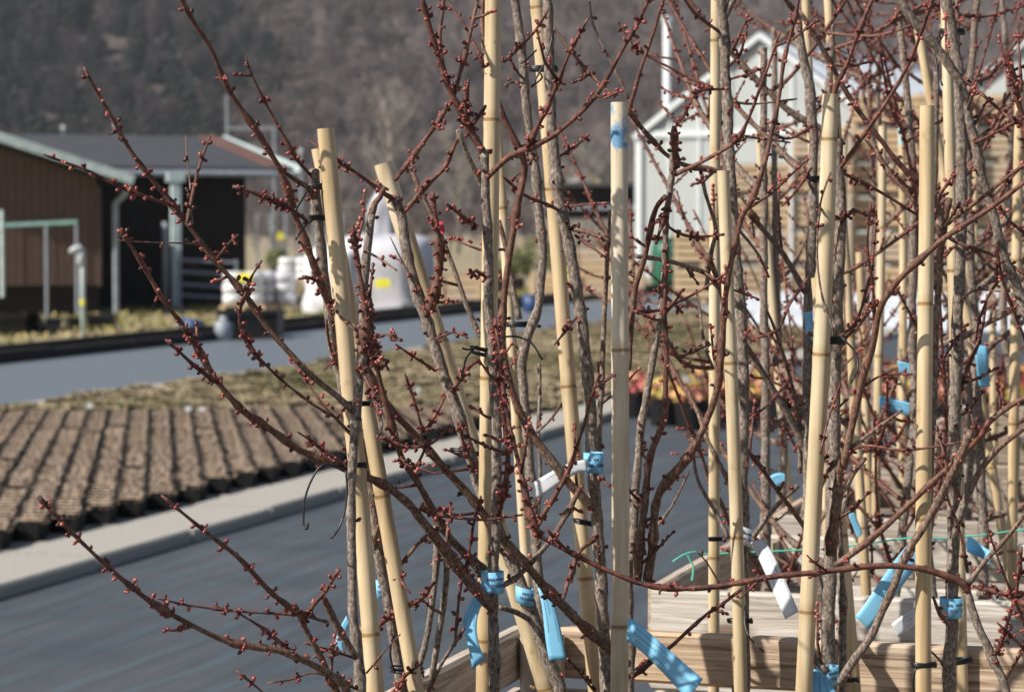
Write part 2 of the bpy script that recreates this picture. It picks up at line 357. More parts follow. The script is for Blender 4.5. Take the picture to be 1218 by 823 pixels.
def bare_tree_template(seed, h=14.0, ntw=130):
    r = random.Random(seed); V_, F_, A_ = [], [], []
    def stick(p, q, r0, r1, n=3, a=.5):
        mb = MB(); mb.tube([p, q], [r0, r1], n, a, False); k = len(V_); V_.extend(mb.v); A_.extend(mb.a); F_.extend([tuple(i + k for i in f) for f in mb.f])
    top = Vector((r.uniform(-.6, .6), r.uniform(-.6, .6), h * .62)); stick((0, 0, -.5), top, h * .012, h * .006, 4, .75)
    for i in range(13):
        z = h * r.uniform(.28, .62); p = Vector((0, 0, 0)).lerp(top, z / top.z); an = r.uniform(0, 6.28); ln = h * r.uniform(.18, .36)
        d = Vector((math.cos(an) * .55, math.sin(an) * .55, r.uniform(.6, 1))).normalized(); q = p + d * ln; stick(p, q, h * .005, h * .002, 3, .6)
        for k in range(ntw // 13):
            s = p.lerp(q, r.uniform(.3, 1)); an2 = r.uniform(0, 6.28); d2 = (d * .7 + Vector((math.cos(an2), math.sin(an2), r.uniform(-.1, .9))) * .8).normalized()
            e = s + d2 * h * r.uniform(.06, .16); sd_ = d2.cross(Vector((r.uniform(-1, 1), r.uniform(-1, 1), r.uniform(-1, 1)))).normalized() * h * .0055
            kk = len(V_); V_.extend([tuple(s - sd_), tuple(s + sd_), tuple(e)]); a = r.uniform(.2, .8); A_.extend([a] * 3); F_.append((kk, kk + 1, kk + 2))
    return np.array(V_), F_, np.array(A_)
def fir_template(seed, h=15.0):
    r = random.Random(seed); V_, F_, A_ = [], [], []
    for i in range(150):
        z = h * (1 - r.random() ** .6 * .88); rad = (h - z) * .24 + .2; an = r.uniform(0, 6.28)
        p = Vector((0, 0, z)); q = Vector((math.cos(an) * rad, math.sin(an) * rad, z - rad * .35)); sd_ = Vector((-math.sin(an), math.cos(an), 0)) * rad * .38
        k = len(V_); V_ += [tuple(p), tuple(q - sd_ + Vector((0, 0, r.uniform(-.3, .3)))), tuple(q + sd_)]; A_ += [r.uniform(0, 1)] * 3; F_.append((k, k + 1, k + 2))
    return np.array(V_), F_, np.array(A_)
def scatter(name, temps, places, mat, label, cat, aoff=None):
    VV, FF, AA = [], [], []; k = 0
    for i, (x, y, z, s, rz) in enumerate(places):
        v, f, a = temps[i % len(temps)]; c, sn = math.cos(rz), math.sin(rz)
        q = np.stack([v[:, 0] * c - v[:, 1] * sn, v[:, 0] * sn + v[:, 1] * c, v[:, 2]], 1) * s + np.array([x, y, z])
        VV.append(q); AA.append(np.clip(a * .6 + (aoff[i] if aoff is not None else RNG.uniform(0, .4)), 0, 1)); FF += [tuple(j + k for j in t) for t in f]; k += len(v)
    me = bpy.data.meshes.new(name); me.from_pydata(np.concatenate(VV).tolist(), [], FF)
    a_ = me.attributes.new('val', 'FLOAT', 'POINT'); a_.data.foreach_set('value', np.concatenate(AA).astype(np.float32)); me.materials.append(mat)
    o = bpy.data.objects.new(name, me); col.objects.link(o); return tag(o, label, cat, kind='stuff')
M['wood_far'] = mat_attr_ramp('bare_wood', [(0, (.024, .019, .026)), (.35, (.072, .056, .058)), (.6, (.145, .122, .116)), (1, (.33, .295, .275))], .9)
M['fir_far'] = mat_attr_ramp('fir_needles', [(0, (.018, .026, .020)), (.6, (.035, .046, .032)), (1, (.06, .07, .045))], .8)
BT = [bare_tree_template(s) for s in range(6)]; FT = [fir_template(s) for s in range(3)]
pl, lit_off, pf = [], [], []
for i in range(5200):
    y = random.uniform(485, 735); half = y * .235; x = random.uniform(-half, half)
    if i >= 3300: x = random.choice((-1, 1)) * random.uniform(half, y * .5)
    dk = mnoise.noise(Vector((x * .012, y * .012, 3))) + (-.011 * (x + 20)) - .003 * (y - 560)      # more dark firs, and darker bare trees, towards the left foot of the slope
    z = hill_z(x, y) - .3
    if dk > .28 and random.random() < .55: pf.append((x, y, z, random.uniform(.6, 1.1), random.uniform(0, 6.28)))
    else: pl.append((x, y, z, random.uniform(.7, 1.15), random.uniform(0, 6.28))); lit_off.append(min(.4, max(0, (.2 + .25 * mnoise.noise(Vector((x * .02, y * .02, 9))) - .38 * dk) + random.uniform(-.08, .08))))  # slope's sun and shade put into the colour: darker left, lighter upper right
scatter('bare_woodland', BT, pl, M['wood_far'], 'grey brown bare woodland covering the hillside', 'woodland', lit_off)
scatter('fir_woodland', FT, pf, M['fir_far'], 'dark evergreen trees mixed into the hillside wood', 'woodland')

# single bare trees and shrubs on the flat land in front of the hill
def far_tree(x, y, D, h, seed, label, group='bare trees before the hill'):
    p = at(x, y, D); p.z = -.03; t = thing('bare_tree', p, label, 'tree', group)
    r = random.Random(seed); tk = MB(); top = p + Vector((r.uniform(-.3, .3), r.uniform(-.3, .3), h * .7))
    mid = p.lerp(top, .5) + Vector((r.uniform(-.15, .15), 0, 0)); tk.tube([p, mid, top], [h * .014, h * .010, h * .004], 7); tk.build('trunk', M['log'], t, True)
    cr = MB()
    for i in range(26):
        s = p.lerp(top, r.uniform(.3, 1)); an = r.uniform(0, 6.28); d = Vector((math.cos(an) * .6, math.sin(an) * .6, r.uniform(.5, 1))).normalized(); e = s + d * h * r.uniform(.14, .3)
        cr.tube([s, s.lerp(e, .5) + Vector((0, 0, h * .01)), e], [h * .004, h * .003, h * .0012], 4, .5)
        for k in range(9):
            q = s.lerp(e, r.uniform(.2, 1)); d2 = (d + Vector((r.uniform(-1, 1), r.uniform(-1, 1), r.uniform(-.2, .8)))).normalized(); cr.tube([q, q + d2 * h * r.uniform(.05, .12)], [h * .0016, h * .0008], 3, .4)
    cr.build('crown', M['log'], t)
far_tree(468, 280, 120, 9.5, 1, 'tall slim bare tree rising behind the grey covered stack')
for i, (x, D, h) in enumerate([(395, 150, 7), (545, 140, 8), (610, 170, 9), (665, 150, 7), (700, 190, 9), (740, 170, 8)]):
    far_tree(x, 280, D, h, 10 + i, 'bare brown tree among others at the foot of the wooded hill')
sc_ = []
for i in range(420):
    D = random.uniform(85, 420); x = random.uniform(300, 860); p = at(x, 280, D)
    if not (D < 100 and 660 < x < 760): sc_.append((p.x, p.y, -.05, random.uniform(.12, .26) * (D / 150) ** .5, random.uniform(0, 6.28)))
scatter('bare_scrub', BT, sc_, M['wood_far'], 'brown bare scrub on the flat land before the hill', 'scrub')
# far houses and a long shed
def house(x, y, D, wd, hh, rh, wall, roof, label, dp=6):
    p = at(x, y, D); p.z = -.03; t = thing('house', p, label, 'house'); a = MB(); X, Y = p.x, p.y
    a.slab([(X - wd / 2, Y), (X + wd / 2, Y), (X + wd / 2, Y + dp), (X - wd / 2, Y + dp)], -.03, hh)
    a.add([(X - wd / 2, Y, hh), (X + wd / 2, Y, hh), (X, Y, hh + rh), (X - wd / 2, Y + dp, hh), (X + wd / 2, Y + dp, hh), (X, Y + dp, hh + rh)], [(0, 1, 2), (5, 4, 3)]); a.build('wall', wall, t)
    r = MB(); o = .4
    for s in (-1, 1):
        e = Vector((X + s * (wd / 2 + o), Y - o, hh - o * rh / (wd / 2))); k = Vector((X, Y - o, hh + rh)); up = Vector((0, 0, .2)); b = Vector((0, dp + 2 * o, 0))
        r.add([e, k, k + b, e + b, e + up, k + up, k + b + up, e + b + up], [(0, 1, 2, 3), (7, 6, 5, 4), (0, 4, 5, 1), (3, 2, 6, 7), (0, 3, 7, 4)])
    r.build('roof', roof, t)
    for sx in (-.22, .22):
        for z in (hh * .35, hh * .8):
            q = MB(); q.box((X + sx * wd, Y - .03, z), (wd * .14, .08, hh * .2)); q.build('window', M['dark'], t)
M['plaster'] = simple('ochre_plaster', (.50, .42, .27), .85); M['tiles'] = simple('red_tiles', (.22, .10, .08), .85); M['plaster2'] = simple('pale_plaster', (.46, .44, .42), .85)
house(702, 285, 240, 5.2, 4.2, 2.6, M['plaster'], M['roof'], 'small ochre gabled house at the foot of the wooded hill')
house(676, 285, 270, 7, 5.0, 2.6, M['plaster2'], M['tiles'], 'pale house with red tiled roof at the foot of the hill')
p = at(705, 300, 95); p.z = 0; t = thing('shed', p, 'low dark shed with grey board wall beyond the yard', 'shed')
b = MB(); b.box((p.x, p.y + 2, 1.5), (3.6, 4, 3.0)); b.build('wall', M['dark'], t)
for i in range(14):
    b = MB(); b.box((p.x - 1.7 + i * .26, p.y - .05, .95 + random.uniform(-.03, .03)), (.22, .05, 1.8)); b.build('plank', M['log'], t)
b = MB(); b.box((p.x, p.y - .15, 2.25), (3.4, .25, .22)); b.build('gutter', M['steel'], t)
b = MB(); b.box((p.x, p.y + 1.8, 3.08), (4.2, 5, .16)); b.build('roof', M['roof'], t)

# thin haze: one closed box of air round the whole place
m = MB(); m.box((0, 1050, 69), (5400, 3300, 142)); hz = m.build('haze', M['white']); tag(hz, 'thin pale haze in the air over the valley', 'haze', kind='stuff')
mh = bpy.data.materials.new('haze_air'); mh.use_nodes = True; th_ = mh.node_tree; th_.nodes.remove(th_.nodes['Principled BSDF'])
pv = th_.nodes.new('ShaderNodeVolumePrincipled'); pv.inputs['Color'].default_value = (.86, .91, 1, 1); pv.inputs['Density'].default_value = .00015; pv.inputs['Anisotropy'].default_value = .2
th_.links.new(pv.outputs[0], th_.nodes['Material Output'].inputs['Volume']); hz.data.materials.clear(); hz.data.materials.append(mh)

# ================================================================== BARN on the left
BO = gp(208, 365); ex = Vector((.943, .333, 0)); ey = Vector((-.333, .943, 0))
def bl(a, b, z): return BO + ex * a + ey * b + Vector((0, 0, z))
barn = thing('barn', bl(-3, 0, 0), 'low barn with brown board gable and dark stained side under slate roof', 'barn')
BR = Matrix((ex, ey, Vector((0, 0, 1)))).transposed()
def bbox(mb, a0, a1, b0, b1, z0, z1): mb.box(bl((a0 + a1) / 2, (b0 + b1) / 2, (z0 + z1) / 2), (a1 - a0, b1 - b0, z1 - z0), BR)
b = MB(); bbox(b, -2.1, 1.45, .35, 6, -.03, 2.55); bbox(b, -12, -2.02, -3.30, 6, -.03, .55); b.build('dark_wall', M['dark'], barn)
sl = .315; ax = -7.0
def gz(a): return 2.30 + sl * (5.4 - abs(a - ax)) - .12
b = MB(); a = -12.0; i = 0                                          # gable boards, 14 cm wide, each with its own edges, the pieces too narrow in view to pick apart
while a < -2.06:
    dpt = random.uniform(0, .012)
    for z0, z1 in ((.50, 1.62), (1.64, gz(a + .07))):
        if z1 > z0: bbox(b, a + .006, a + .134, -3.42 - dpt, -3.30, z0, z1)
    a += .14
tag(b.build('cladding', M['brown'], barn), kind='stuff')
b = MB(); bbox(b, -12, -2.0, -3.45, -3.28, 1.60, 1.66); bbox(b, -2.06, -2.0, -3.46, -3.28, .48, 2.2); b.build('trim_board', M['brown'], barn)
b = MB()
for s0, s1 in ((-12.5, ax), (ax, -1.55)):                            # gable roof over the wing
    z0 = 2.30 + sl * (5.4 - abs(s0 - ax)); z1 = 2.30 + sl * (5.4 - abs(s1 - ax)); up = Vector((0, 0, .12))
    q = [bl(s0, -3.75, z0), bl(s1, -3.75, z1), bl(s1, 6, z1), bl(s0, 6, z0)]; b.add(q + [k + up for k in q], [(3, 2, 1, 0), (4, 5, 6, 7), (0, 1, 5, 4), (1, 2, 6, 5), (2, 3, 7, 6), (3, 0, 4, 7)])
rf = b.build('roof', M['roof'], barn)
b = MB()
for s0, s1 in ((-12.5, ax), (ax, -1.5)):
    z0 = 2.30 + sl * (5.4 - abs(s0 - ax)); z1 = 2.30 + sl * (5.4 - abs(s1 - ax)); b.beam(bl(s0, -3.80, z0 + .03), bl(s1, -3.80, z1 + .03), .06, .16)
b.build('fascia', M['mint'], rf)
b = MB(); q = [bl(-1.55, -.06, 2.52), bl(2.3, -.06, 2.52), bl(2.3, 6, 3.32), bl(-12, 6, 3.32), bl(-4, 2.5, 2.88)]; up = Vector((0, 0, .1))
b.add(q + [k + up for k in q], [(4, 3, 2, 1, 0), (5, 6, 7, 8, 9)] + [(i, (i + 1) % 5, 5 + (i + 1) % 5, 5 + i) for i in range(5)]); hr = b.build('roof', M['roof'], barn)
b = MB(); b.beam(bl(2.34, -.4, 2.58), bl(2.34, 6, 3.38), .06, .12); b.build('fascia', M['mint'], hr)
for k in (.25, .5):
    b = MB(); b.beam(bl(2.3 - k, -.3, 2.635), bl(2.3 - k, 6, 3.435), .025, .015); b.build('roof_batten', M['rust'], hr)
b = MB(); b.tube([bl(-1.6, -.12, 2.50), bl(2.3, -.12, 2.50)], .06, 8); b.build('gutter', M['steel'], hr)
b = MB(); b.tube([bl(-1.55, -3.7, 2.25), bl(-1.62, -3.6, 2.05), bl(-1.75, -3.45, 1.9), bl(-1.75, -3.45, 0)], .05, 8); b.build('downpipe', M['steel'], barn)
for a in (-.02,):
    b = MB(); bbox(b, a - .08, a + .08, -.30, -.14, -.02, 2.5); b.build('post', M['mint'], barn)
    b = MB(); bbox(b, a - .16, a + .16, -.32, .0, 2.34, 2.50); b.build('bracket', M['mint'], barn)
# standpipes, frame, railing
def post(name, x, y0, y1, D, r, mat, label, cat, head=True):
    p = at(x, y1, D); p.z = -.02; top = at(x, y0, D); t = thing(name, p, label, cat)
    b = MB(); b.tube([p, Vector((p.x, p.y, top.z * .8)), Vector((p.x, p.y, top.z))], [r, r, r * .9], 10); b.build('pipe', mat, t, True)
    if head:
        b = MB(); b.tube([(p.x, p.y, top.z - .16), (p.x - .02, p.y - .03, top.z - .05), (p.x - .02, p.y - .03, top.z + .02)], [r * 1.2, r * 1.6, r * 1.5], 10); b.build('collar', M['white'], t, True)
        b = MB(); b.tube([(p.x + .02, p.y - .03, top.z + .03), (p.x - .03, p.y - .05, top.z + .08), (p.x - .10, p.y - .08, top.z + .06), (p.x - .14, p.y - .09, top.z + .02)], [r * .9, r * 1.3, r * 1.1, r * .8], 8); b.build('tap', M['white'], t, True)
        b = MB(); b.tube([(p.x, p.y, .52), (p.x, p.y, .58)], r * 1.25, 8); b.build('band', M['yellow'], t)
D0 = gp(100, 412).y
post('standpipe', 99, 302, 412, D0, .03, M['mint'], 'mint green water standpipe with white tap head beside the road', 'standpipe')
post('guard_post', 197, 264, 368, gp(197, 368).y, .055, M['steel'], 'short grey green post beside the mint porch post of the barn', 'post', False)
fr = thing('pipe_frame', gp(45, 378), 'mint topped steel pipe frame before the brown gable', 'frame'); Df = gp(45, 378).y
b = MB(); b.beam(at(-40, 270, Df), at(92, 264, Df), .06, .06); b.build('crossbar', M['teal'], fr)
for x in (-34, 55, 91):
    p = at(x, 268, Df); b = MB(); b.tube([(p.x, p.y, -.02), (p.x, p.y, p.z)], .026, 8); b.build('post', M['steel'], fr)
p = at(2, 250, Df - .3); b = MB(); b.tube([(p.x, p.y, p.z), (p.x, p.y, .35)], .035, 8); b.build('hanging_pipe', M['mint'], fr)
rl = thing('railing', gp(240, 368), 'grey steel railing with four rails before the dark barn wall', 'railing'); Dr = gp(240, 368).y
for y in (311, 325, 340, 353):
    b = MB(); b.tube([at(212, y - 2, Dr), at(282, y + 2, Dr + .4)], .028, 6); b.build('rail', M['steel'], rl)
for x in (213, 281):
    p = at(x, 309, Dr + (.4 if x > 250 else 0)); b = MB(); b.tube([(p.x, p.y, -.02), (p.x, p.y, p.z)], .035, 6); b.build('post', M['steel'], rl)

# ------------------------------------------------------------------ goods standing before the barn
def rbox(mb, c, size, bulge=.12, n=6, m=None):                       # a plump bag
    c = Vector(c); vs_ = []; hx, hy, hz = [q / 2 for q in size]
    for i in range(n + 1):
        ph = -math.pi / 2 + math.pi * i / n; cz = math.copysign(abs(math.sin(ph)) ** .55, math.sin(ph)); rr = abs(math.cos(ph)) ** .4
        for j in range(12):
            an = 2 * math.pi * j / 12; cx_ = math.copysign(abs(math.cos(an)) ** .5, math.cos(an)); sy = math.copysign(abs(math.sin(an)) ** .5, math.sin(an))
            vs_.append(c + Vector((cx_ * rr * hx, sy * rr * hy, cz * hz)) * random.uniform(.97, 1.03) if False else c + Vector((cx_ * rr * hx, sy * rr * hy, cz * hz)))
    fs = [(i * 12 + j, i * 12 + (j + 1) % 12, (i + 1) * 12 + (j + 1) % 12, (i + 1) * 12 + j) for i in range(n) for j in range(12)]
    mb.add(vs_, fs)
def pallet_parts(p, t, wd=1.2, dp=.8):
    for i in range(5):
        b = MB(); b.box((p.x, p.y - dp / 2 + .08 + i * (dp - .16) / 4, .133), (wd, .1, .022)); b.build('deck_board', M['bin'], t)
    for sx in (-.5, 0, .5):
        b = MB(); b.box((p.x + sx * wd * .92, p.y, .06), (.1, dp, .12)); b.build('runner', M['bin'], t)
def bag_load(x, y, label, mat, layers=3, wd=.62, card=False):
    p = gp(x, y); t = thing('pallet_load', p, label, 'pallet'); pallet_parts(p, t, wd * 1.15)
    for k in range(layers):
        for sx in (-.5, .5):
            b = MB(); rbox(b, (p.x + sx * wd * .52 + random.uniform(-.02, .02), p.y, .145 + .10 + k * .185), (wd * .56, .78, .22)); b.build('bag', mat, t, True)
    if card:
        b = MB(); b.box((p.x + .05, p.y - .41, .145 + .48), (.24, .012, .15)); b.build('card', M['yellow'], t)
bag_load(291, 372, 'pallet of white bags with a yellow card beside the railing', M['wrap'], 3, .66, True)
bag_load(330, 371, 'pallet of grey bags beside the white ones', M['greywrap'], 3, .62)
bag_load(352, 340, 'pallet of pale bags with a board on top on the grass behind', M['wrap'], 3, .8)
# big covered stack: draped cover with folds
p = gp(442, 371); t = thing('covered_stack', p, 'tall stack under a draped white and grey cover with a yellow card', 'cover')
def drape(name, x, y, wd, dp, h, mat, seed, parent, flat=.5):
    b = MB(); nu, nv = 44, 16; r = random.Random(seed); ph = [r.uniform(0, 6.28) for _ in range(4)]
    for i in range(nv + 1):
        f = i / nv
        for j in range(nu):
            an = 2 * math.pi * j / nu; fold = 1 + .05 * f * math.sin(an * 9 + ph[0]) + .03 * f * math.sin(an * 17 + ph[1])
            prof = (min(1, f / .5)) ** flat; z = h * (1 - max(0, (f - .42) / .58)) if f > .42 else h * (1 + .10 * (1 - (f / .42) ** 2)) ; z += .04 * math.sin(an * 3 + ph[2]) * (1 - f)
            cx_ = math.copysign(abs(math.cos(an)) ** .6, math.cos(an)); sy = math.copysign(abs(math.sin(an)) ** .6, math.sin(an))
            q = Vector((x + cx_ * wd / 2 * prof * fold, y + sy * dp / 2 * prof * fold, max(0.0, z))); q += Vector((mnoise.noise(q * 2.3), mnoise.noise(q * 2.3 + Vector((9, 0, 0))), .8 * mnoise.noise(q * 1.7 + Vector((0, 5, 0))))) * (.13 if z > .05 else 0); b.v.append(tuple(q)); b.a.append(0)
    b.f = [(i * nu + (j + 1) % nu, i * nu + j, (i + 1) * nu + j, (i + 1) * nu + (j + 1) % nu) for i in range(nv) for j in range(nu)]
    return b.build(name, mat, parent, True)
drape('cover', p.x + .18, p.y + .2, 1.8, 1.4, 1.25, M['greywrap'], 3, t, .8); drape('cover', p.x - .72, p.y - .1, .9, 1.2, 1.05, M['wrap'], 4, t, .9)
q = at(455, 337, p.y - .75); b = MB(); b.box(q, (.26, .015, .15)); b.build('card', M['yellow'], t)
drape('cover', at(452, 300, p.y + 1.6).x, p.y + 1.9, .5, .45, 2.0, M['greywrap'], 6, t, 1.1)
# black tubs, barrels and crates on the grass
def tub(x, y, wd, dp, h, label, mat, rz=0, tilt=0, group=None, name='plastic_tub'):
    p = gp(x, y); t = thing(name, (p.x, p.y, -.03), label, 'tub', group); t.rotation_euler = (tilt, 0, rz)
    b = MB(); k = .86; o = []
    for s, z in ((k, 0), (1, h), (.92, h), (.80, .03)): o += [(sx * wd / 2 * s, sy * dp / 2 * s, z) for sx, sy in ((-1, -1), (1, -1), (1, 1), (-1, 1))]
    b.add([Vector(q) + t.location for q in o], [(3, 2, 1, 0)] + [(i * 4 + j, i * 4 + (j + 1) % 4, i * 4 + 4 + (j + 1) % 4, i * 4 + 4 + j) for i in range(3) for j in range(4)] + [(12, 13, 14, 15)]); b.build('shell', mat, t)
    b = MB(); b.box(t.location + Vector((0, -dp / 2 - .01, h - .03)), (wd * 1.04, .03, .05)); b.build('rim', mat, t)
tub(10, 398, .5, .5, .32, 'large black plastic tub on the grass before the pipe frame', M['pot'], .2)
tub(36, 396, .3, .4, .26, 'black tub tipped toward the road beside the large tub', M['pot'], .5, .5)
tub(64, 394, .24, .3, .18, 'small black tub tipped on the grass', M['pot'], .2, -.4)
tub(122, 389, .42, .4, .22, 'low black tub behind the water standpipe', M['pot'], 0)
tub(88, 391, .22, .3, .2, 'small black tub upright left of the standpipe', M['pot'], .4)
tub(286, 404, .62, .5, .42, 'dark square tub by the road edge below the white bags', M['pot'], .1)
tub(316, 401, .45, .5, .40, 'second dark tub by the road edge below the grey bags', M['pot'], -.1)
p = gp(266, 406); t = thing('canister', p, 'light grey canister beside the dark tubs at the road edge', 'canister'); b = MB(); b.tube([(p.x, p.y, 0), (p.x, p.y, .24), (p.x, p.y, .28), (p.x, p.y, .30)], [.12, .12, .05, .04], 14); b.build('body', M['steel'], t, True); b = MB(); b.tube([(p.x, p.y, .30), (p.x, p.y, .33)], .05, 10); b.build('cap', M['white'], t)
p = gp(231, 402); t = thing('bucket', p, 'blue bucket lying at the road edge', 'bucket'); b = MB(); b.tube([p + Vector((-.16, 0, .14)), p + Vector((.12, -.05, .13))], [.14, .11], 14); b.build('shell', M['blue'], t, True); b = MB(); b.tube([p + Vector((-.175, 0, .14)), p + Vector((-.15, 0, .14))], .15, 14); b.build('rim', M['blue'], t)
p = gp(632, 372); t = thing('bucket', p, 'small blue drum standing far down the road edge', 'bucket'); b = MB(); b.tube([p, p + Vector((0, 0, .3))], [.13, .15], 14); b.build('shell', M['blue'], t, True); b = MB(); b.tube([p + Vector((0, 0, .3)), p + Vector((0, 0, .32))], .16, 14); b.build('rim', M['blue'], t)
p = gp(795, 345); t = thing('water_barrel', p, 'dark green water barrel before the greenhouse', 'barrel'); b = MB(); b.tube([p, p + Vector((0, 0, .3)), p + Vector((0, 0, .9)), p + Vector((0, 0, 1.2))], [.38, .42, .42, .36], 18); b.build('body', M['green'], t, True); b = MB(); b.tube([p + Vector((0, 0, 1.2)), p + Vector((0, 0, 1.25))], .39, 18); b.build('lid', M['green'], t)
# timber crates along the road
def timber_crate(x, y, wd, h, label, dp=.9, rz=0.0):
    p = gp(x, y); t = thing('timber_crate', p, label, 'crate'); n = max(3, int(h / .14)); st = h / n; mt = Matrix.Rotation(rz, 3, 'Z')
    for k in range(n):
        z = st * (k + .5)
        for s in (-1, 1):
            b = MB(); b.box(p + mt @ Vector((0, s * dp / 2, 0)) + Vector((0, 0, z)), (wd, .03, st * .86), mt); b.build('board', M['bin'], t)
            b = MB(); b.box(p + mt @ Vector((s * (wd / 2 - .02), 0, 0)) + Vector((0, 0, z)), (.03, dp - .04, st * .86), mt); b.build('board', M['bin'], t)
    for s in (-1, 1):
        b = MB(); b.box(p + mt @ Vector((s * (wd / 2 - .07), -dp / 2 - .028, 0)) + Vector((0, 0, h / 2)), (.08, .025, h), mt); b.build('batten', M['bin'], t)
    b = MB(); b.box(p + Vector((0, 0, h * .45)), (wd - .08, dp - .08, h * .85), mt); b.build('dark_fill', M['soil'], t)
timber_crate(548, 366, .85, .62, 'small timber crate standing by the road beside the grey cover')
timber_crate(708, 356, 1.0, 1.05, 'tall timber crate with yellow card standing behind the road')
timber_crate(655, 352, .9, .5, 'low timber crate left of the tall one behind the road')
timber_crate(745, 350, .8, .75, 'timber crate standing right of the tall one behind the road')
p = gp(707, 356); t = thing('price_card', p + Vector((-.55, -.6, .0)), 'yellow card on a stake before the tall timber crate', 'card'); b = MB(); b.box(t.location + Vector((0, 0, .55)), (.16, .01, .26)); b.build('card', M['yellow'], t); b = MB(); b.box(t.location + Vector((0, .015, .25)), (.02, .015, .5)); b.build('stake', M['bin'], t)
# leafy shrubs in pots beyond
M['leaf'] = mat_attr_ramp('evergreen_leaves', [(0, (.03, .05, .015)), (.5, (.09, .11, .03)), (1, (.22, .22, .08))], .6)
M['leaf_red'] = mat_attr_ramp('autumn_leaves', [(0, (.26, .05, .05)), (.25, (.48, .13, .12)), (.45, (.60, .27, .22)), (.65, (.58, .32, .09)), (.85, (.58, .48, .12)), (1, (.28, .32, .08))], .55, .0)
def leafball(mb, c, rx, rz, n, sz, r, a0=0, a1=1):
    for i in range(n):
        d = Vector((r.gauss(0, 1), r.gauss(0, 1), r.gauss(0, 1))).normalized() * r.uniform(.55, 1); p = Vector(c) + Vector((d.x * rx, d.y * rx, d.z * rz))
        t1 = Vector((r.uniform(-1, 1), r.uniform(-1, 1), r.uniform(-.6, .6))).normalized(); t2 = t1.cross(d).normalized() if t1.cross(d).length > .01 else t1.orthogonal(); s = sz * r.uniform(.6, 1.2)
        mb.add([p - t1 * s * .5, p - t2 * s * .35 + t1 * s * .1, p + t1 * s * .55, p + t2 * s * .35 + t1 * s * .1], [(0, 1, 2, 3)], r.uniform(a0, a1))
for i, (x, y, h) in enumerate([(615, 345, 1.0), (640, 340, 1.3), (672, 343, 1.1), (732, 338, 1.4), (598, 348, .8), (330, 333, .9)]):
    p = gp(x, y); t = thing('shrub', p, 'leafy green shrub in a tub beyond the road', 'shrub', 'shrubs beyond the road'); r = random.Random(i)
    b = MB(); leafball(b, p + Vector((0, 0, h * .62)), h * .42, h * .42, 420, .11, r); b.build('crown', M['leaf'], t)
    b = MB(); b.tube([p, p + Vector((0, 0, h * .6))], .03, 6); b.build('stem', M['log'], t)
    b = MB(); b.tube([p, p + Vector((0, 0, .28))], [.17, .21], 12); b.build('tub', M['pot'], t)
# fence and lamps far behind the barn
fe = thing('wire_fence', gp(335, 318), 'grey wire mesh fence with thin posts beyond the barn', 'fence'); Dw = gp(335, 318).y
for x in range(306, 420, 17):
    p = at(x, 318, Dw); b = MB(); b.tube([(p.x, p.y, -.03), (p.x, p.y, 2.0)], .05, 6); b.build('post', M['steel'], fe)
for z in (.2, .5, .8, 1.1, 1.4, 1.7, 1.95):
    a_, c_ = at(306, 300, Dw), at(418, 300, Dw); b = MB(); b.tube([(a_.x, a_.y, z), (c_.x, c_.y, z)], .012, 4); b.build('wire', M['steel'], fe)
p = at(333, 281, Dw - .2); t = thing('notice_board', (p.x, p.y, -.03), 'round yellow notice fixed to a stake by the wire fence', 'sign'); b = MB(); b.tube([p + Vector((0, -.02, 0)), p + Vector((0, .02, 0))], .15, 16); b.build('disc', M['yellow'], t); b = MB(); b.tube([(p.x, p.y + .03, -.03), (p.x, p.y + .03, p.z)], .03, 6); b.build('stake', M['steel'], t)
for x, y, D in ((358, 180, 120), (75, 152, 130), (137, 149, 150), (372, 205, 140)):
    p = at(x, y, D); t = thing('street_lamp', (p.x, p.y, -.03), 'thin street lamp with white globe before the dark wood', 'lamp', 'street lamps before the wood')
    b = MB(); b.tube([(p.x, p.y, -.03), (p.x, p.y, p.z)], [.07, .05], 8); b.build('pole', M['steel'], t)
    b = MB(); rbox(b, p, (.2, .2, .2)); b.build('globe', M['white'], t, True)
p = at(293, 150, 110); t = thing('goal_frame', (p.x, p.y, -.03), 'tall thin H shaped steel frame behind the barn roof', 'frame')
for x in (270, 326):
    q = at(x, 112 if x < 300 else 150, 110); b = MB(); b.tube([(q.x, q.y, -.03), (q.x, q.y, q.z)], .05, 8); b.build('post', M['steel'], t)
b = MB(); b.tube([at(268, 153, 110), at(328, 153, 110)], .045, 8); b.build('crossbar', M['steel'], t)

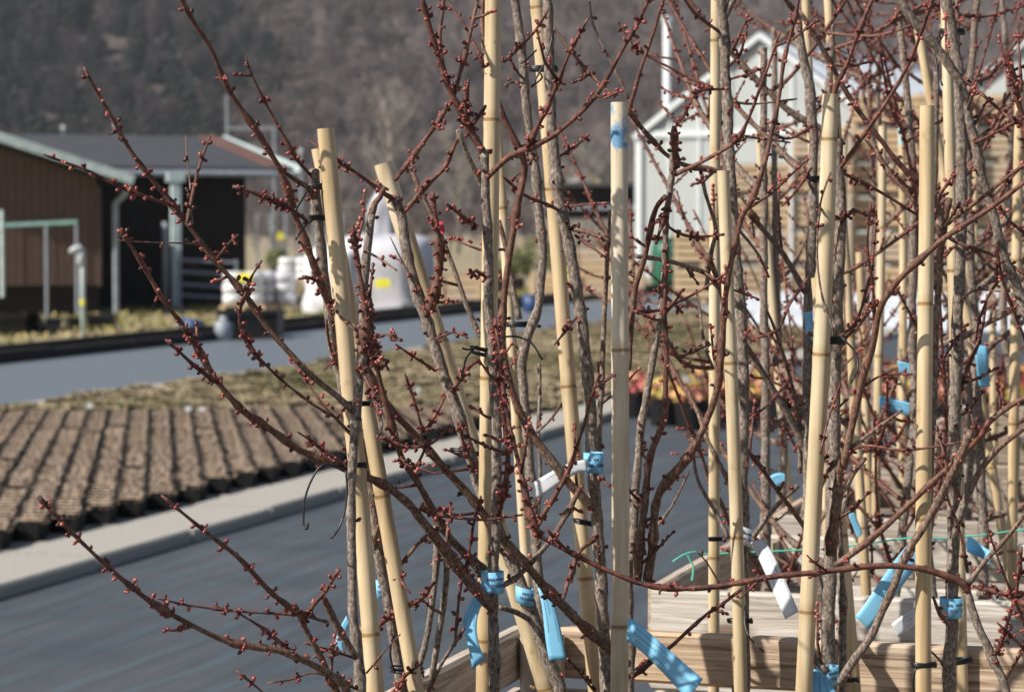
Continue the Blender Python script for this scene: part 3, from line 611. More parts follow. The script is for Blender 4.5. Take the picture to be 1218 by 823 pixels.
# ------------------------------------------------------------------ greenhouses
def greenhouse(px, D, label, hw=3.1, eave=3.75, apex=6.0, ln=20):
    g = Vector((.42, .908, 0)); s = Vector((.908, -.42, 0)); o = at(px, 300, D); o.z = -.02
    t = thing('greenhouse', o, label, 'greenhouse', 'greenhouses behind the bins')
    def P(a, b, z): return o + s * a + g * b + Vector((0, 0, z))
    n = 8
    for i in range(n):                                              # gable panels
        a0 = -hw + 2 * hw * i / n + .03; a1 = -hw + 2 * hw * (i + 1) / n - .03
        zt = lambda a: eave + (apex - eave) * (1 - abs(a) / hw)
        for z0, f in ((.4, 0), (eave + .06, 1)):
            b = MB(); q = [P(a0, 0, z0), P(a1, 0, z0)] + ([P(a1, 0, eave - .06), P(a0, 0, eave - .06)] if f == 0 else [P(a1, 0, max(z0 + .01, zt(a1) - .08)), P(a0, 0, max(z0 + .01, zt(a0) - .08))])
            b.add([k - g * .012 for k in q] + [k + g * .012 for k in q], [(0, 1, 2, 3), (7, 6, 5, 4), (0, 4, 5, 1), (1, 5, 6, 2), (2, 6, 7, 3), (3, 7, 4, 0)]); b.build('pane', M['pane'], t)
    b = MB()
    for i in range(n + 1):
        a = -hw + 2 * hw * i / n; b.beam(P(a, -.03, 0), P(a, -.03, max(eave, zt(a))), .06 if 0 < i < n else .16, .06 if 0 < i < n else .16, up=s)
    b.beam(P(-hw, -.045, eave), P(hw, -.045, eave), .09, .16); b.beam(P(-hw, -.03, .35), P(hw, -.03, .35), .08, .1); b.build('gable_frame', M['white'], t)
    for sg in (-1, 1):
        b = MB(); b.beam(P(sg * (hw + .1), -.12, eave - .08), P(0, -.12, apex + .04), .14, .12); b.build('bargeboard', M['white'], t)
        k = 16
        for i in range(k):
            b = MB(); g0, g1 = ln * i / k + .03, ln * (i + 1) / k - .03; q = [P(sg * hw, g0, eave), P(sg * hw, g1, eave), P(0, g1, apex), P(0, g0, apex)]; up = Vector((0, 0, .03))
            b.add(q + [k_ + up for k_ in q], [(0, 1, 2, 3), (7, 6, 5, 4), (0, 4, 5, 1), (1, 5, 6, 2), (2, 6, 7, 3), (3, 7, 4, 0)]); b.build('roof_panel', M['pane2'], t)
        b = MB()
        for i in range(k + 1): b.beam(P(sg * (hw + .03), ln * i / k, eave + .03), P(0, ln * i / k, apex + .03), .05, .07)
        b.build('roof_bars', M['white'], t)
        b = MB(); b.beam(P(sg * hw, 0, eave / 2 + .2), P(sg * hw, ln, eave / 2 + .2), .03, eave - .4); b.build('side_wall', M['pane'], t)
    b = MB(); b.beam(P(0, -.1, apex + .06), P(0, ln, apex + .06), .12, .08); b.build('ridge_cap', M['white'], t)
    return t
greenhouse(905, 60, 'milky greenhouse with white gable frame beside the thin white flue')
greenhouse(1246, 57.5, 'milky greenhouse whose white gable edge rises above the stacked bins', apex=6.1)
p = at(793, 130, 62.5); t = thing('flue', (p.x, p.y, -.03), 'thin white flue pipe rising behind the greenhouse roof', 'pipe'); b = MB(); b.tube([(p.x, p.y, -.03), (p.x, p.y, at(793, 26, 62.5).z)], .09, 12); b.build('pipe', M['white'], t, True); b = MB(); b.tube([(p.x, p.y, at(793, 26, 62.5).z), (p.x, p.y, at(793, 20, 62.5).z)], .12, 12); b.build('cowl', M['white'], t)
# stacked wooden bins
def make_bin():
    t = thing('wooden_bin', (0, 0, 0), 'x', 'bin', 'stacked wooden bins'); W_, D_, H_ = 1.18, 1.0, .70
    sl_ = MB(); nb = 4
    for k in range(nb):
        z = .13 + (H_ - .13) * (k + .5) / nb
        for s in (-1, 1):
            sl_.box((0, s * D_ / 2, z), (W_, .025, .092)); sl_.box((s * (W_ / 2 - .013), 0, z), (.025, D_ - .03, .092))
    tag(sl_.build('slats', M['bin'], t), kind='stuff')
    for sx in (-1, 1):
        for sy in (-1, 1):
            b = MB(); b.box((sx * (W_ / 2 - .06), sy * (D_ / 2 - .045), H_ / 2 + .06), (.07, .06, H_ - .12)); b.build('corner_post', M['bin'], t)
    for sx in (-.46, 0, .46):
        b = MB(); b.box((sx * W_, 0, .05), (.1, D_, .1)); b.build('runner', M['bin'], t)
    b = MB(); b.box((0, 0, .112), (W_ - .05, D_ - .05, .02)); b.build('floor_board', M['bin'], t)
    b = MB(); b.box((0, 0, .36), (W_ - .10, D_ - .10, .66)); b.build('dark_fill', M['soil'], t)  # dark block behind the slats, its colour stands in for shade in the gaps
    return t
proto = make_bin(); first = True
for ci, (x, n, D) in enumerate([(838, 2, 50), (905, 4, 52), (976, 5, 52), (1046, 6, 52.3), (1117, 6, 51.8), (1188, 6, 52), (1259, 6, 52), (1330, 6, 52)]):
    for k in range(n):
        p = at(x, 300, D); lab = 'tan slatted wooden bin, the lowest of its stack before the greenhouse' if k == 0 else ('tan slatted wooden bin, the topmost of its stack before the greenhouse' if k == n - 1 else 'tan slatted wooden bin in the middle of a tall stack before the greenhouse')
        o = proto if first else copy_tree(proto); first = False
        o.location = (p.x + random.uniform(-.02, .02), p.y + random.uniform(-.04, .04), -.02 + k * .705); o.rotation_euler = (0, 0, R(-6 + random.uniform(-1.5, 1.5))); o['label'] = lab
# low beds under white fleece
for i, (x0, x1, y, h) in enumerate([(880, 1300, 372, .35), (830, 1300, 352, .3), (860, 1300, 392, .28)]):
    a_, c_ = gp(x0, y), gp(x1, y); b = MB(); nn = 60
    for k in range(nn + 1):
        q = a_.lerp(c_, k / nn); hh = h * (1 + .25 * mnoise.noise(Vector((k * .5, i * 7, 0)))); wd = .65
        for j in range(9):
            f = j / 8; b.v.append((q.x, q.y + (f - .5) * 2 * wd, max(-.02, hh * math.sin(math.pi * f) ** .6 + .03 * mnoise.noise(Vector((k * 1.3, j * .8, i)))))); b.a.append(0)
    b.f = [(k * 9 + j, (k + 1) * 9 + j, (k + 1) * 9 + j + 1, k * 9 + j + 1) for k in range(nn) for j in range(8)]
    o = b.build('fleece_cover', M['fleece'], smooth=True); tag(o, ['low white fleece tunnel in the middle before the wooden bins', 'low white fleece tunnel closest to the wooden bins', 'low white fleece tunnel farthest out from the wooden bins'][i], 'cover')

# ================================================================== POT BEDS
aT = math.atan(-419 / 3000.0); e1 = Vector((math.sin(aT), math.cos(aT), 0)); e2 = Vector((math.cos(aT), -math.sin(aT), 0))
def pot_template(seed, w_=.148, h=.10, n=150, dry=True):
    r = random.Random(seed); V_, F_, A_ = [], [], []
    k = .82; hw = w_ / 2
    for s, z in ((k, 0), (1, h), (.93, h), (.9, h - .015)): V_ += [(sx * hw * s, sy * hw * s, z) for sx, sy in ((-1, -1), (1, -1), (1, 1), (-1, 1))]; A_ += [0.0] * 4
    k_ = len(V_); V_ += [(sx * hw * .92, sy * hw * .92, h - .008) for sx, sy in ((-1, -1), (1, -1), (1, 1), (-1, 1))]; A_ += [.32] * 4
    F_ += [(i * 4 + j, i * 4 + (j + 1) % 4, i * 4 + 4 + (j + 1) % 4, i * 4 + 4 + j) for i in range(3) for j in range(4)] + [(16, 17, 18, 19)]
    nf = len(F_)
    for i in range(n):
        x, y = r.uniform(-hw, hw) * 1.05, r.uniform(-hw, hw) * .9; an = r.uniform(0, 6.28); ln = r.uniform(.012, .034) * (1 if dry else 1.5)
        p = Vector((x, y, h - .02)); q = p + Vector((math.cos(an) * ln * .9, math.sin(an) * ln * .9, ln * (.18 if dry else .35) + .012)); sd_ = Vector((-math.sin(an), math.cos(an), 0)) * r.uniform(.006, .013)
        k_ = len(V_); V_ += [tuple(p - sd_), tuple(p + sd_), tuple(q + sd_ * .6), tuple(q - sd_ * .6)]; a = r.uniform(.25, 1); A_ += [a] * 4; F_.append((k_, k_ + 1, k_ + 2, k_ + 3))
    return np.array(V_), F_, np.array(A_), nf
M['dryleaf'] = mat_attr_ramp('pot_and_dry_leaves', [(0, (.012, .012, .013)), (.2, (.014, .013, .013)), (.24, (.30, .215, .15)), (.5, (.46, .345, .25)), (.8, (.58, .455, .345)), (1, (.68, .56, .45))], .8)
M['dryleaf2'] = mat_attr_ramp('pot_and_straw_leaves', [(0, (.012, .012, .013)), (.2, (.014, .013, .013)), (.24, (.14, .15, .06)), (.40, (.26, .23, .12)), (.7, (.44, .35, .22)), (1, (.56, .46, .32))], .8)
PT = [pot_template(s) for s in range(5)]; PT2 = [pot_template(s + 20, .14, .08, 80, False) for s in range(5)]
def pmesh(tp, name, mat):
    me = bpy.data.meshes.new(name); me.from_pydata(tp[0].tolist(), [], tp[1]); a_ = me.attributes.new('val', 'FLOAT', 'POINT'); a_.data.foreach_set('value', tp[2].astype(np.float32)); me.materials.append(mat); return me
PM = [pmesh(t_, 'plant_pot', M['dryleaf']) for t_ in PT]
t_end = e1.dot(gp(0, 494, .1)); spots = []; spots2 = []
for j in range(-40, 60):
    s = j * .1505
    t = 5.0 + random.uniform(-.04, .04)
    while t < 45:
        p = e2 * s + e1 * t; v = vof(p + e2 * .07 - e1 * .07); px = CX + p.x / p.y * F
        if v > vkb + .01 and -60 < px < 1000:
            if t < t_end:
                if random.random() > .025: spots.append((p + e2 * random.uniform(-.01, .01), t))
            elif v < vr0 - .35 and t > t_end + .15: spots2.append((p, t))
        t += .15
spots.sort(key=lambda q: q[0].y)
bz = KH - .021
for i, (p, t) in enumerate(spots[:300]):
    o = bpy.data.objects.new('plant_pot', PM[i % 5]); col.objects.link(o); o.location = (p.x + random.uniform(-.006, .006), p.y + random.uniform(-.006, .006), bz); o.rotation_euler = (0, 0, aT * -1 * -1 + random.choice((0, 1, 2, 3)) * math.pi / 2 + random.uniform(-.06, .06))
    tag(o, 'square black pot of dry brown leaves in the pot bed beside the kerb', 'pot', 'pots of the brown bed')
def pscatter(name, temps, pls, mat, label):
    scatter(name, [(a, b, c) for a, b, c, d in temps], pls, mat, label, 'pots', [0.0] * len(pls))
def scatter_exact(name, temps, pls, mat, label, cat, patch=False):
    VV, FF, AA = [], [], []; k = 0
    for i, (x, y, z, s, rz) in enumerate(pls):
        v, f, a = temps[i % len(temps)][:3]; c, sn = math.cos(rz), math.sin(rz)
        VV.append(np.stack([v[:, 0] * c - v[:, 1] * sn, v[:, 0] * sn + v[:, 1] * c, v[:, 2]], 1) * s + np.array([x, y, z])); AA.append(np.where(a > .22, np.clip(a + .75 * mnoise.noise(Vector((x * .8, y * .35, 3))), .245, 1), a) if patch else a); FF += [tuple(j + k for j in t_) for t_ in f]; k += len(v)
    me = bpy.data.meshes.new(name); me.from_pydata(np.concatenate(VV).tolist(), [], FF); a_ = me.attributes.new('val', 'FLOAT', 'POINT'); a_.data.foreach_set('value', np.concatenate(AA).astype(np.float32)); me.materials.append(mat)
    o = bpy.data.objects.new(name, me); col.objects.link(o); return tag(o, label, cat, kind='stuff')
scatter_exact('plant_pots', PT, [(p.x, p.y, bz, 1, aT + random.uniform(-.08, .08)) for p, t in spots[300:]], M['dryleaf'], 'rows of black pots with dry brown leaves behind the first pots', 'pots')
sp2 = [(p + Vector((random.uniform(-.07, .07), random.uniform(-.07, .07), 0)), t) for p, t in spots2 if random.random() < .8]
scatter_exact('plant_pots', PT2, [(p.x, p.y, bz - .035 + random.uniform(-.012, .012), random.uniform(.85, 1.15), random.uniform(0, 6.28)) for p, t in sp2], M['dryleaf2'], 'straw coloured plants in pots between the brown bed and the road', 'pots', True)
# white pot labels and a bed edge board
for i, (x, y) in enumerate([(107, 490), (224, 494), (240, 495), (497, 470)]):
    p = gp(x, y, .1); t = thing('bed_label', p, 'small white plant label stuck in the pot bed', 'label', 'white labels in the pot bed'); b = MB(); b.box((p.x, p.y, .15), (.042, .004, .035)); b.build('card', M['white'], t); b = MB(); b.box((p.x, p.y + .005, .09), (.01, .004, .13)); b.build('stake', M['white'], t)
# grass and weeds of the verge beyond the road
M['grass'] = mat_attr_ramp('dry_grass', [(0, (.10, .12, .03)), (.4, (.22, .22, .06)), (.7, (.34, .27, .12)), (1, (.44, .36, .2))], .8)
b = MB()
for i in range(9000):
    u = random.uniform(12, 62); v = vr1 + .62 + random.random() ** 1.3 * 9; p = uv(u, v); px = CX + p.x / p.y * F
    if not -60 < px < 800: continue
    h = random.uniform(.02, .08); an = random.uniform(0, 6.28); d = Vector((math.cos(an), math.sin(an), 0)) * .05; f = mnoise.noise(Vector((p.x * .5, p.y * .5, 2))) * .6 + .5 + random.uniform(-.2, .2)
    b.add([p - d, p + d, p + d * .2 + Vector((random.uniform(-.05, .05), random.uniform(-.05, .05), h))], [(0, 1, 2)], f)
tag(b.build('verge_grass', M['grass']), 'patchy yellow green grass of the verge beyond the road', 'grass', kind='stuff')
# pots of coloured leaves at the kerb end
def coloured_pot(x, y, i, h0):
    p = gp(x, y); r = random.Random(100 + i)
    t = thing('potted_plant', p, ('round black pot with %s leaves in the %s row at the kerb end' % ('red' if h0 < .2 else ('pink' if h0 < .5 else 'orange and yellow'), 'front' if y > 495 else 'rear')), 'potted plant', 'pots of coloured leaves')
    b = MB(); R0 = .125; b.tube([p, p + Vector((0, 0, .19)), p + Vector((0, 0, .20)), p + Vector((0, 0, .215))], [R0 * .82, R0, R0 * 1.07, R0 * 1.07], 18); b.build('pot', M['pot'], t, False)
    b = MB(); leafball(b, p + Vector((0, 0, .27)), .17, .10, 130, .075, r, max(0, h0 - .3), min(1, h0 + .6)); b.build('foliage', M['leaf_red'], t)
pp = [(790, 506), (822, 511), (757, 497), (858, 504), (896, 509), (932, 503), (968, 508), (1006, 505), (1046, 509), (1084, 504), (1122, 508), (1160, 505), (1198, 508), (842, 484), (912, 486), (985, 484), (1062, 485), (1140, 486), (1205, 484)]
for i, (x, y) in enumerate(pp): coloured_pot(x, y, i, [.7, .35, .0, .2, .5, .15, .8, .3, .1, .6, .3, .2, .45][i % 13])

# ================================================================== CRATES OF YOUNG TREES
CT = 1.02                                                           # crate top
SX = Vector((math.cos(TH), -math.sin(TH), 0))                       # along the boards that face the camera, to the right
def board_obj(p, q, h, th, mat, parent, name='board', up=Vector((0, 0, 1))):
    p, q = Vector(p), Vector(q); d = q - p; Ln = d.length; d.normalize(); sd_ = d.cross(up).normalized(); u2 = sd_.cross(d)
    c = min(.004, th * .2); prof = [(-th / 2 + c, -h / 2), (th / 2 - c, -h / 2), (th / 2, -h / 2 + c), (th / 2, h / 2 - c), (th / 2 - c, h / 2), (-th / 2 + c, h / 2), (-th / 2, h / 2 - c), (-th / 2, -h / 2 + c)]
    vs_, n = [], 5; bw = random.uniform(-.004, .004); s0 = random.uniform(0, 50)
    for i in range(n + 1):
        f = i / n; x = -Ln / 2 + Ln * f; bow = bw * (1 - (2 * f - 1) ** 2)
        for a, b in prof: vs_.append((x, a + bow, b * (1 + .05 * mnoise.noise(Vector((s0 + f * 4, b * 30, 1)))) + .0022 * mnoise.noise(Vector((s0 + f * 9, b * 10, 4)))))
    fs = [tuple(reversed(range(8))), tuple(n * 8 + j for j in range(8))] + [(i * 8 + j, i * 8 + (j + 1) % 8, (i + 1) * 8 + (j + 1) % 8, (i + 1) * 8 + j) for i in range(n) for j in range(8)]
    me = bpy.data.meshes.new(name); me.from_pydata(vs_, [], [tuple(reversed(f)) for f in fs]); me.materials.append(mat)
    o = bpy.data.objects.new(name, me); col.objects.link(o); o.parent = parent
    o.matrix_local = Matrix.Translation((p + q) / 2 - root_loc(parent)) @ Matrix((d, sd_, u2)).transposed().to_4x4()
    return o
def crate(fl, wd, dp, label, mat, top=CT, bh=.062, gap=.013):
    fl = Vector((fl.x, fl.y, 0)); t = thing('tree_crate', fl + SX * wd / 2 + U * dp / 2, label, 'crate', 'crates of young trees')
    def c(a, b, z): return fl + SX * a + U * b + Vector((0, 0, z))
    n = int((top - .02) / (bh + gap)); th = .02
    for k in range(n):
        z = top - bh / 2 - k * (bh + gap); j = lambda: random.uniform(-.004, .004)
        board_obj(c(0, .0 + j(), z), c(wd, 0 + j(), z), bh, th, mat, t); board_obj(c(0, dp + j(), z), c(wd, dp + j(), z), bh, th, mat, t)
        board_obj(c(-.0 + j() * .5, .012, z + .001), c(0 + j() * .5, dp - .012, z + .001), bh, th, M['crate'], t); board_obj(c(wd, .012, z), c(wd, dp - .012, z), bh, th, mat, t)
    for a in (.035, wd - .035):
        for b_ in (.035, dp - .035): board_obj(c(a, b_, 0), c(a, b_, top - .006), .045, .045, M['crate'], t, 'corner_post', up=SX)
    s = MB(); s.slab([c(.02, .02, 0), c(wd - .02, .02, 0), c(wd - .02, dp - .02, 0), c(.02, dp - .02, 0)], .05, .74); s.build('soil', M['soil'], t)
    return t
hT = CAMH - CT
blc = at(622, 745, hT * F / (745 - HOR)); fl2 = at(777, 700, hT * F / (700 - HOR))
crate(blc - U * .80, 1.2, .80, 'slatted wooden crate that holds the largest tied trees', M['crate'])
crate(fl2, 1.2, .62, 'weathered grey slatted crate right behind the crate of largest trees', M['crate_grey'])
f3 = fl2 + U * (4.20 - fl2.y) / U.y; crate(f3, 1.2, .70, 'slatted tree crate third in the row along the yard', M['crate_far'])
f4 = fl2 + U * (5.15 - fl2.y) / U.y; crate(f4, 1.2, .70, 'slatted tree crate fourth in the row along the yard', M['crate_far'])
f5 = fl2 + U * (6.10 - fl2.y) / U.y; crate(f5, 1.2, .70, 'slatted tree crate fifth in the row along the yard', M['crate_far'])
SOIL = .735

# ------------------------------------------------------------------ bamboo canes
def cane(x0, y0, x1, y1, D, wpx, label, mat='cane', seed=0, D2=None, group=None):
    r = random.Random(seed + 500); p = at(x0, y0, D); q = at(x1, y1, D2 or D); d = q - p; q = p + d * ((SOIL - .03 - p.z) / d.z)
    Ln = (p - q).length; d = (p - q).normalized(); rad = wpx / 2 * D / F
    t = thing('bamboo_cane', q, label, 'cane', group)
    zs = [0.0]; z = r.uniform(.05, .2); nodes = []
    while z < Ln - .03: nodes.append(z); z += r.uniform(.17, .30)
    prof = [(0, 1.0, 0.)]
    for z in nodes: prof += [(z - .012, 1.0, 0), (z - .004, 1.045, .15), (z - .0018, 1.08, .95), (z + .0008, .97, 1.0), (z + .0032, 1.035, .35), (z + .012, 1.0, 0)]
    prof += [(Ln - .004, 1, 0), (Ln, .985, .3)]
    full = []
    for a, b in zip(prof[:-1], prof[1:]):
        full.append(a); n = int((b[0] - a[0]) / .05)
        for i in range(1, n + 1): f = i / (n + 1); full.append((a[0] + (b[0] - a[0]) * f, a[1] + (b[1] - a[1]) * f, 0))
    full.append(prof[-1])
    sd_ = d.cross(Vector((0, 1, 0))).normalized(); b1, b2 = r.uniform(-.006, .006), r.uniform(-.006, .006); ph = r.uniform(0, 6)
    pts, rd, av = [], [], []
    for z, k, a in full:
        f = z / Ln; bw = math.sin(math.pi * f) * b1 + math.sin(2 * math.pi * f + ph) * b2 * .4
        pts.append(q + d * z + sd_ * bw); rd.append(rad * k * (1.05 - .10 * f)); av.append(a)
    b = MB(); n = 18; b.tube(pts, rd, n, av, False)
    k = len(b.v); top = pts[-1]; ax_ = (pts[-1] - pts[-2]).normalized()                              # hollow cut end
    ring = b.v[-n:]; inn = [top + (Vector(v) - top) * .66 for v in ring]; dn = [v - ax_ * .03 for v in inn]
    b.v += [tuple(v) for v in ring] + [tuple(v) for v in inn] + [tuple(v) for v in dn]; b.a += [.35] * (2 * n) + [1.0] * n
    b.f += [(k + j, k + (j + 1) % n, k + n + (j + 1) % n, k + n + j) for j in range(n)] + [(k + n + j, k + n + (j + 1) % n, k + 2 * n + (j + 1) % n, k + 2 * n + j) for j in range(n)] + [tuple(k + 2 * n + j for j in range(n))]
    b.build('culm', M[mat], t, True)
    for z in nodes[1:]:                                              # a few pruned side-shoot scars at the joints
        if r.random() < .5:
            an = r.uniform(0, 6.28); c = q + d * (z + .004); o_ = (sd_ * math.cos(an) + d.cross(sd_) * math.sin(an)); b = MB(); b.tube([c + o_ * rad * .8, c + o_ * rad * 1.12 + d * .004], [rad * .22, rad * .12], 6, .8); b.build('shoot_scar', M[mat], t)
    return t
REAR = 'canes in the rear crates'
cane(388, 153, 444, 823, 2.46, 21.5, 'short bamboo cane in front of a leaning one, tied to the outermost tree', seed=1)
cane(377, 177, 493, 823, 2.52, 19, 'leaning bamboo cane tucked behind the short cane of the outermost tree', seed=2)
cane(454, 195, 646, 823, 2.80, 23, 'most slanting bamboo cane, with a cut top beside a grey trunk', 'cane_b', seed=3)
cane(586, -60, 572, 823, 2.62, 20.5, 'thick tall bamboo cane with the hanging pale blue tag at its foot', seed=4)
cane(592, 150, 634, 740, 3.0, 12, 'thin bamboo cane half hidden behind the thick tall cane', 'cane_b', seed=5)
cane(633, -60, 709, 823, 2.86, 18.5, 'tall bamboo cane leaning away from the white tag', seed=6)
cane(737, 122, 733, 823, 2.66, 21.5, 'grey weathered bamboo cane with blue paint on its cut top', 'cane_grey', seed=7)
cane(853, -60, 850, 690, 3.10, 13.5, 'slim tall bamboo cane tied low above the rough brown board end', 'cane_b', seed=8)
cane(860, 203, 877, 823, 2.84, 16, 'pale bamboo cane tied to the straight grey trunk with a white tag', 'cane_b', seed=9)
cane(986, 112, 954, 823, 2.62, 20.5, 'stout bamboo cane with a double black tie around trunk', 'cane_b', seed=10)
cane(972, 330, 1013, 823, 2.80, 14, 'bamboo cane behind the stout one with the double black tie', seed=11)
cane(1101, 126, 1098, 823, 2.60, 19, 'straight bamboo cane with a flat cut top and black tie at its foot', seed=12)
cane(1127, -30, 1150, 823, 2.86, 14, 'bamboo cane tied at top and foot to the trunk with blue collar', 'cane_b', seed=13)
for i, (x0, y0, x1, y1, D, wp, mt) in enumerate([(983, -40, 1030, 700, 3.60, 12, 'cane'), (1090, 20, 1181, 560, 3.75, 11.5, 'cane'), (1214, 96, 1207, 700, 3.6, 12.5, 'cane'), (1049, 150, 1040, 700, 4.4, 10.5, 'cane_b'),
        (1022, 300, 1036, 700, 4.5, 10, 'cane'), (902, 157, 938, 640, 4.45, 10, 'cane_b'), (1181, 350, 1187, 700, 5.3, 8.5, 'cane'), (957, -40, 975, 400, 3.9, 10.5, 'cane'), (1078, 240, 1072, 640, 5.4, 8, 'cane_b'), (1160, 120, 1166, 640, 5.5, 8, 'cane'), (1005, 150, 1000, 640, 5.4, 8, 'cane_b')]):
    cane(x0, y0, x1, y1, D, wp, 'slim bamboo cane standing in the %s crate of the row' % ('second' if D < 4 else 'third' if D < 5 else 'fourth'), mt, 30 + i, group=REAR)
cane(1071, 146, 1075, 700, 4.80, 9.5, 'slim bamboo cane with a light blue dipped top in the rear crates', 'cane_dip', 45)

# ------------------------------------------------------------------ trees
def catmull(P, step=.0075):
    P = [P[0] * 2 - P[1]] + list(P) + [P[-1] * 2 - P[-2]]; out = []
    for i in range(1, len(P) - 2):
        a, b, c, d = P[i - 1], P[i], P[i + 1], P[i + 2]; n = max(2, int((c - b).length / step))
        for k in range(n):
            t = k / n; out.append(.5 * ((2 * b) + (c - a) * t + (2 * a - 5 * b + 4 * c - d) * t * t + (3 * b - a - 3 * c + d) * t ** 3))
    out.append(P[-2]); return out
BUD = []                                                             # bud template: a pointed egg, 6 x 4
for z, rr in ((0, .55), (.35, 1.0), (.7, .82), (1.0, .0)): BUD.append((z, rr))
def bud(mb, p, d, ln, rw, a, r):
    d = d.normalized(); x = d.orthogonal().normalized(); y = d.cross(x); vs_ = []; at_ = []
    for z, rr in BUD[:3]:
        for j in range(6): an = j * math.pi / 3; vs_.append(p + d * z * ln + (x * math.cos(an) + y * math.sin(an)) * rr * rw); at_.append(min(1, a + z * .25))
    vs_.append(p + d * ln); at_.append(max(0, a - .1))
    fs = [(i * 6 + j, i * 6 + (j + 1) % 6, (i + 1) * 6 + (j + 1) % 6, (i + 1) * 6 + j) for i in range(2) for j in range(6)] + [(12 + j, 12 + (j + 1) % 6, 18) for j in range(6)]
    mb.add(vs_, fs, at_)
def rvec(r): return Vector((r.gauss(0, 1), r.gauss(0, 1), r.gauss(0, 1))).normalized()
class Tree:
    def __init__(s, base, label, seed, group=None):
        s.t = thing('young_tree', base, label, 'tree', group); s.buds = MB(); s.r = random.Random(seed); s.n = 0
    def branch(s, pts, r0, r1, age0, age1, dens=1.0, name='branch', spurs=0.0, knob=.10, scale=1.0, dark=0.0):
        r = s.r; P = catmull([Vector(q) for q in pts]); k = len(P); L_ = sum((P[i + 1] - P[i]).length for i in range(k - 1)); o = r.uniform(0, 100)
        rad, ag = [], []; acc = 0; wob = []
        for i in range(k):
            f = i / (k - 1); b_ = r0 + (r1 - r0) * f ** .85
            rad.append(b_ * (1 + knob * mnoise.noise(Vector((o + i * .55, 0, 0))) + knob * .8 * max(0, mnoise.noise(Vector((o + i * .21, 7, 0))))))
            ag.append(age0 + (age1 - age0) * f)
        nb = int(L_ / .0135 * dens * 1.75); fs = sorted(r.random() for _ in range(nb))
        for f in fs:                                                 # the shoot swells at every bud and old leaf scar
            ic = f * (k - 1)
            for i in range(max(0, int(ic) - 2), min(k, int(ic) + 3)): rad[i] += min(.0011, .20 * rad[i]) * math.exp(-((i - ic) / .8) ** 2)
        if r0 > .004:
            for _ in range(int(L_ / .03)):
                ic = r.uniform(0, k - 1)
                for i in range(max(0, int(ic) - 2), min(k, int(ic) + 3)): rad[i] += .09 * rad[i] * math.exp(-((i - ic) / .9) ** 2)
        amp = min(.0026, r0 * .5)
        P = [p + Vector((mnoise.noise(Vector((o, i * .16, 1))), mnoise.noise(Vector((o, i * .16, 5))), 0)) * amp * min(1, i / 4) for i, p in enumerate(P)]
        mb = MB(); ns_ = 10 if r0 > .004 else 7; mb.tube(P, rad, ns_, ag, True)
        for i in range(k):
            for j in range(ns_):
                q = Vector(mb.v[i * ns_ + j]); mb.v[i * ns_ + j] = tuple(P[i] + (q - P[i]) * (1 + .13 * mnoise.noise(q * 190 + Vector((o, 0, 0)))))
        # short spurs with bud tufts, then single buds along the shoot, turning round it
        d_ang = r.uniform(0, 6.28)
        for f in fs:
            i = min(k - 2, int(f * (k - 1))); t = (P[i + 1] - P[i]).normalized(); x = t.orthogonal().normalized(); y = t.cross(x)
            d_ang += 2.4 + r.uniform(-.5, .5); out = x * math.cos(d_ang) + y * math.sin(d_ang); p = P[i] + out * rad[i] * .85
            hue = r.uniform(.2, .85) if r.random() > .28 + dark else r.uniform(0, .2)
            mb.tube([p - out * rad[i] * .2, p + (out + t * .4) * .0016 * scale], [.0018 * scale, .0013 * scale], 5, min(ag[i], .35), True)
            c = 1 if r.random() < .45 else r.choice((2, 2, 3, 4))
            for q in range(c):
                d = (out + t * r.uniform(.1, .8) + rvec(r) * (.2 if c == 1 else .75)).normalized(); sz = r.uniform(.75, 1.15) * scale * (1.12 if c == 1 else .92)
                bud(s.buds, p + (out * .0010 + rvec(r) * (.0012 if c > 1 else 0)) * scale, d, .0047 * sz, .00185 * sz, hue + r.uniform(-.1, .1), r)
        ns = int(L_ / .05 * spurs)
        for _ in range(ns):
            f = r.uniform(.05, .95); i = min(k - 2, int(f * (k - 1))); t = (P[i + 1] - P[i]).normalized(); out = (rvec(r)); out = (out - t * out.dot(t)).normalized()
            d = (out + t * r.uniform(.2, 1.0)).normalized(); ln = r.choice((.012, .02, .03, .05, .075)) * r.uniform(.7, 1.3); q = P[i] + d * ln * .5 + rvec(r) * ln * .05; e = P[i] + d * ln + Vector((0, 0, ln * .15))
            mb.tube([P[i], q, e], [.0020 * scale, .0016 * scale, .0011 * scale], 5, [min(ag[i], .4), .2, .1], True)
            hue = r.uniform(.3, .8) if r.random() > .3 + dark else r.uniform(0, .2)
            for qn in range(max(2, int(ln / .0075))):
                w_ = r.uniform(.35, 1); c = P[i].lerp(e, w_); bud(s.buds, c, (d * .7 + rvec(r)).normalized(), .0050 * scale, .0020 * scale, hue + r.uniform(-.1, .1), r)
            bud(s.buds, e, d, .0058 * scale, .0021 * scale, hue, r)
        o_ = mb.build(name, M['bark'], s.t, True); s.n += 1; return P
    def done(s):
        if s.buds.v: tag(s.buds.build('buds', M['bud'], s.t, True), kind='stuff')
def px(sv, d0, d1):                                                  # "x,y x,y ..." traced, from depth d0 to depth d1
    q = [tuple(float(c) for c in w_.split(',')) for w_ in sv.split()]; n = len(q)
    return [at(x, y, d0 + (d1 - d0) * i / max(1, n - 1)) for i, (x, y) in enumerate(q)]
def rooted(P):                                                       # carry a trunk on down into the soil
    d = (P[0] - P[1]); d.x *= .5; d.y *= .5; k = (SOIL - .03 - P[0].z) / d.z; return [P[0] + d * k, P[0] + d * k * .5] + P
AGE = {'t': (1.0, .75), 'g': (.85, .45), 'b': (.58, .10), 'r': (.25, 0.0), 's': (.08, 0.0)}
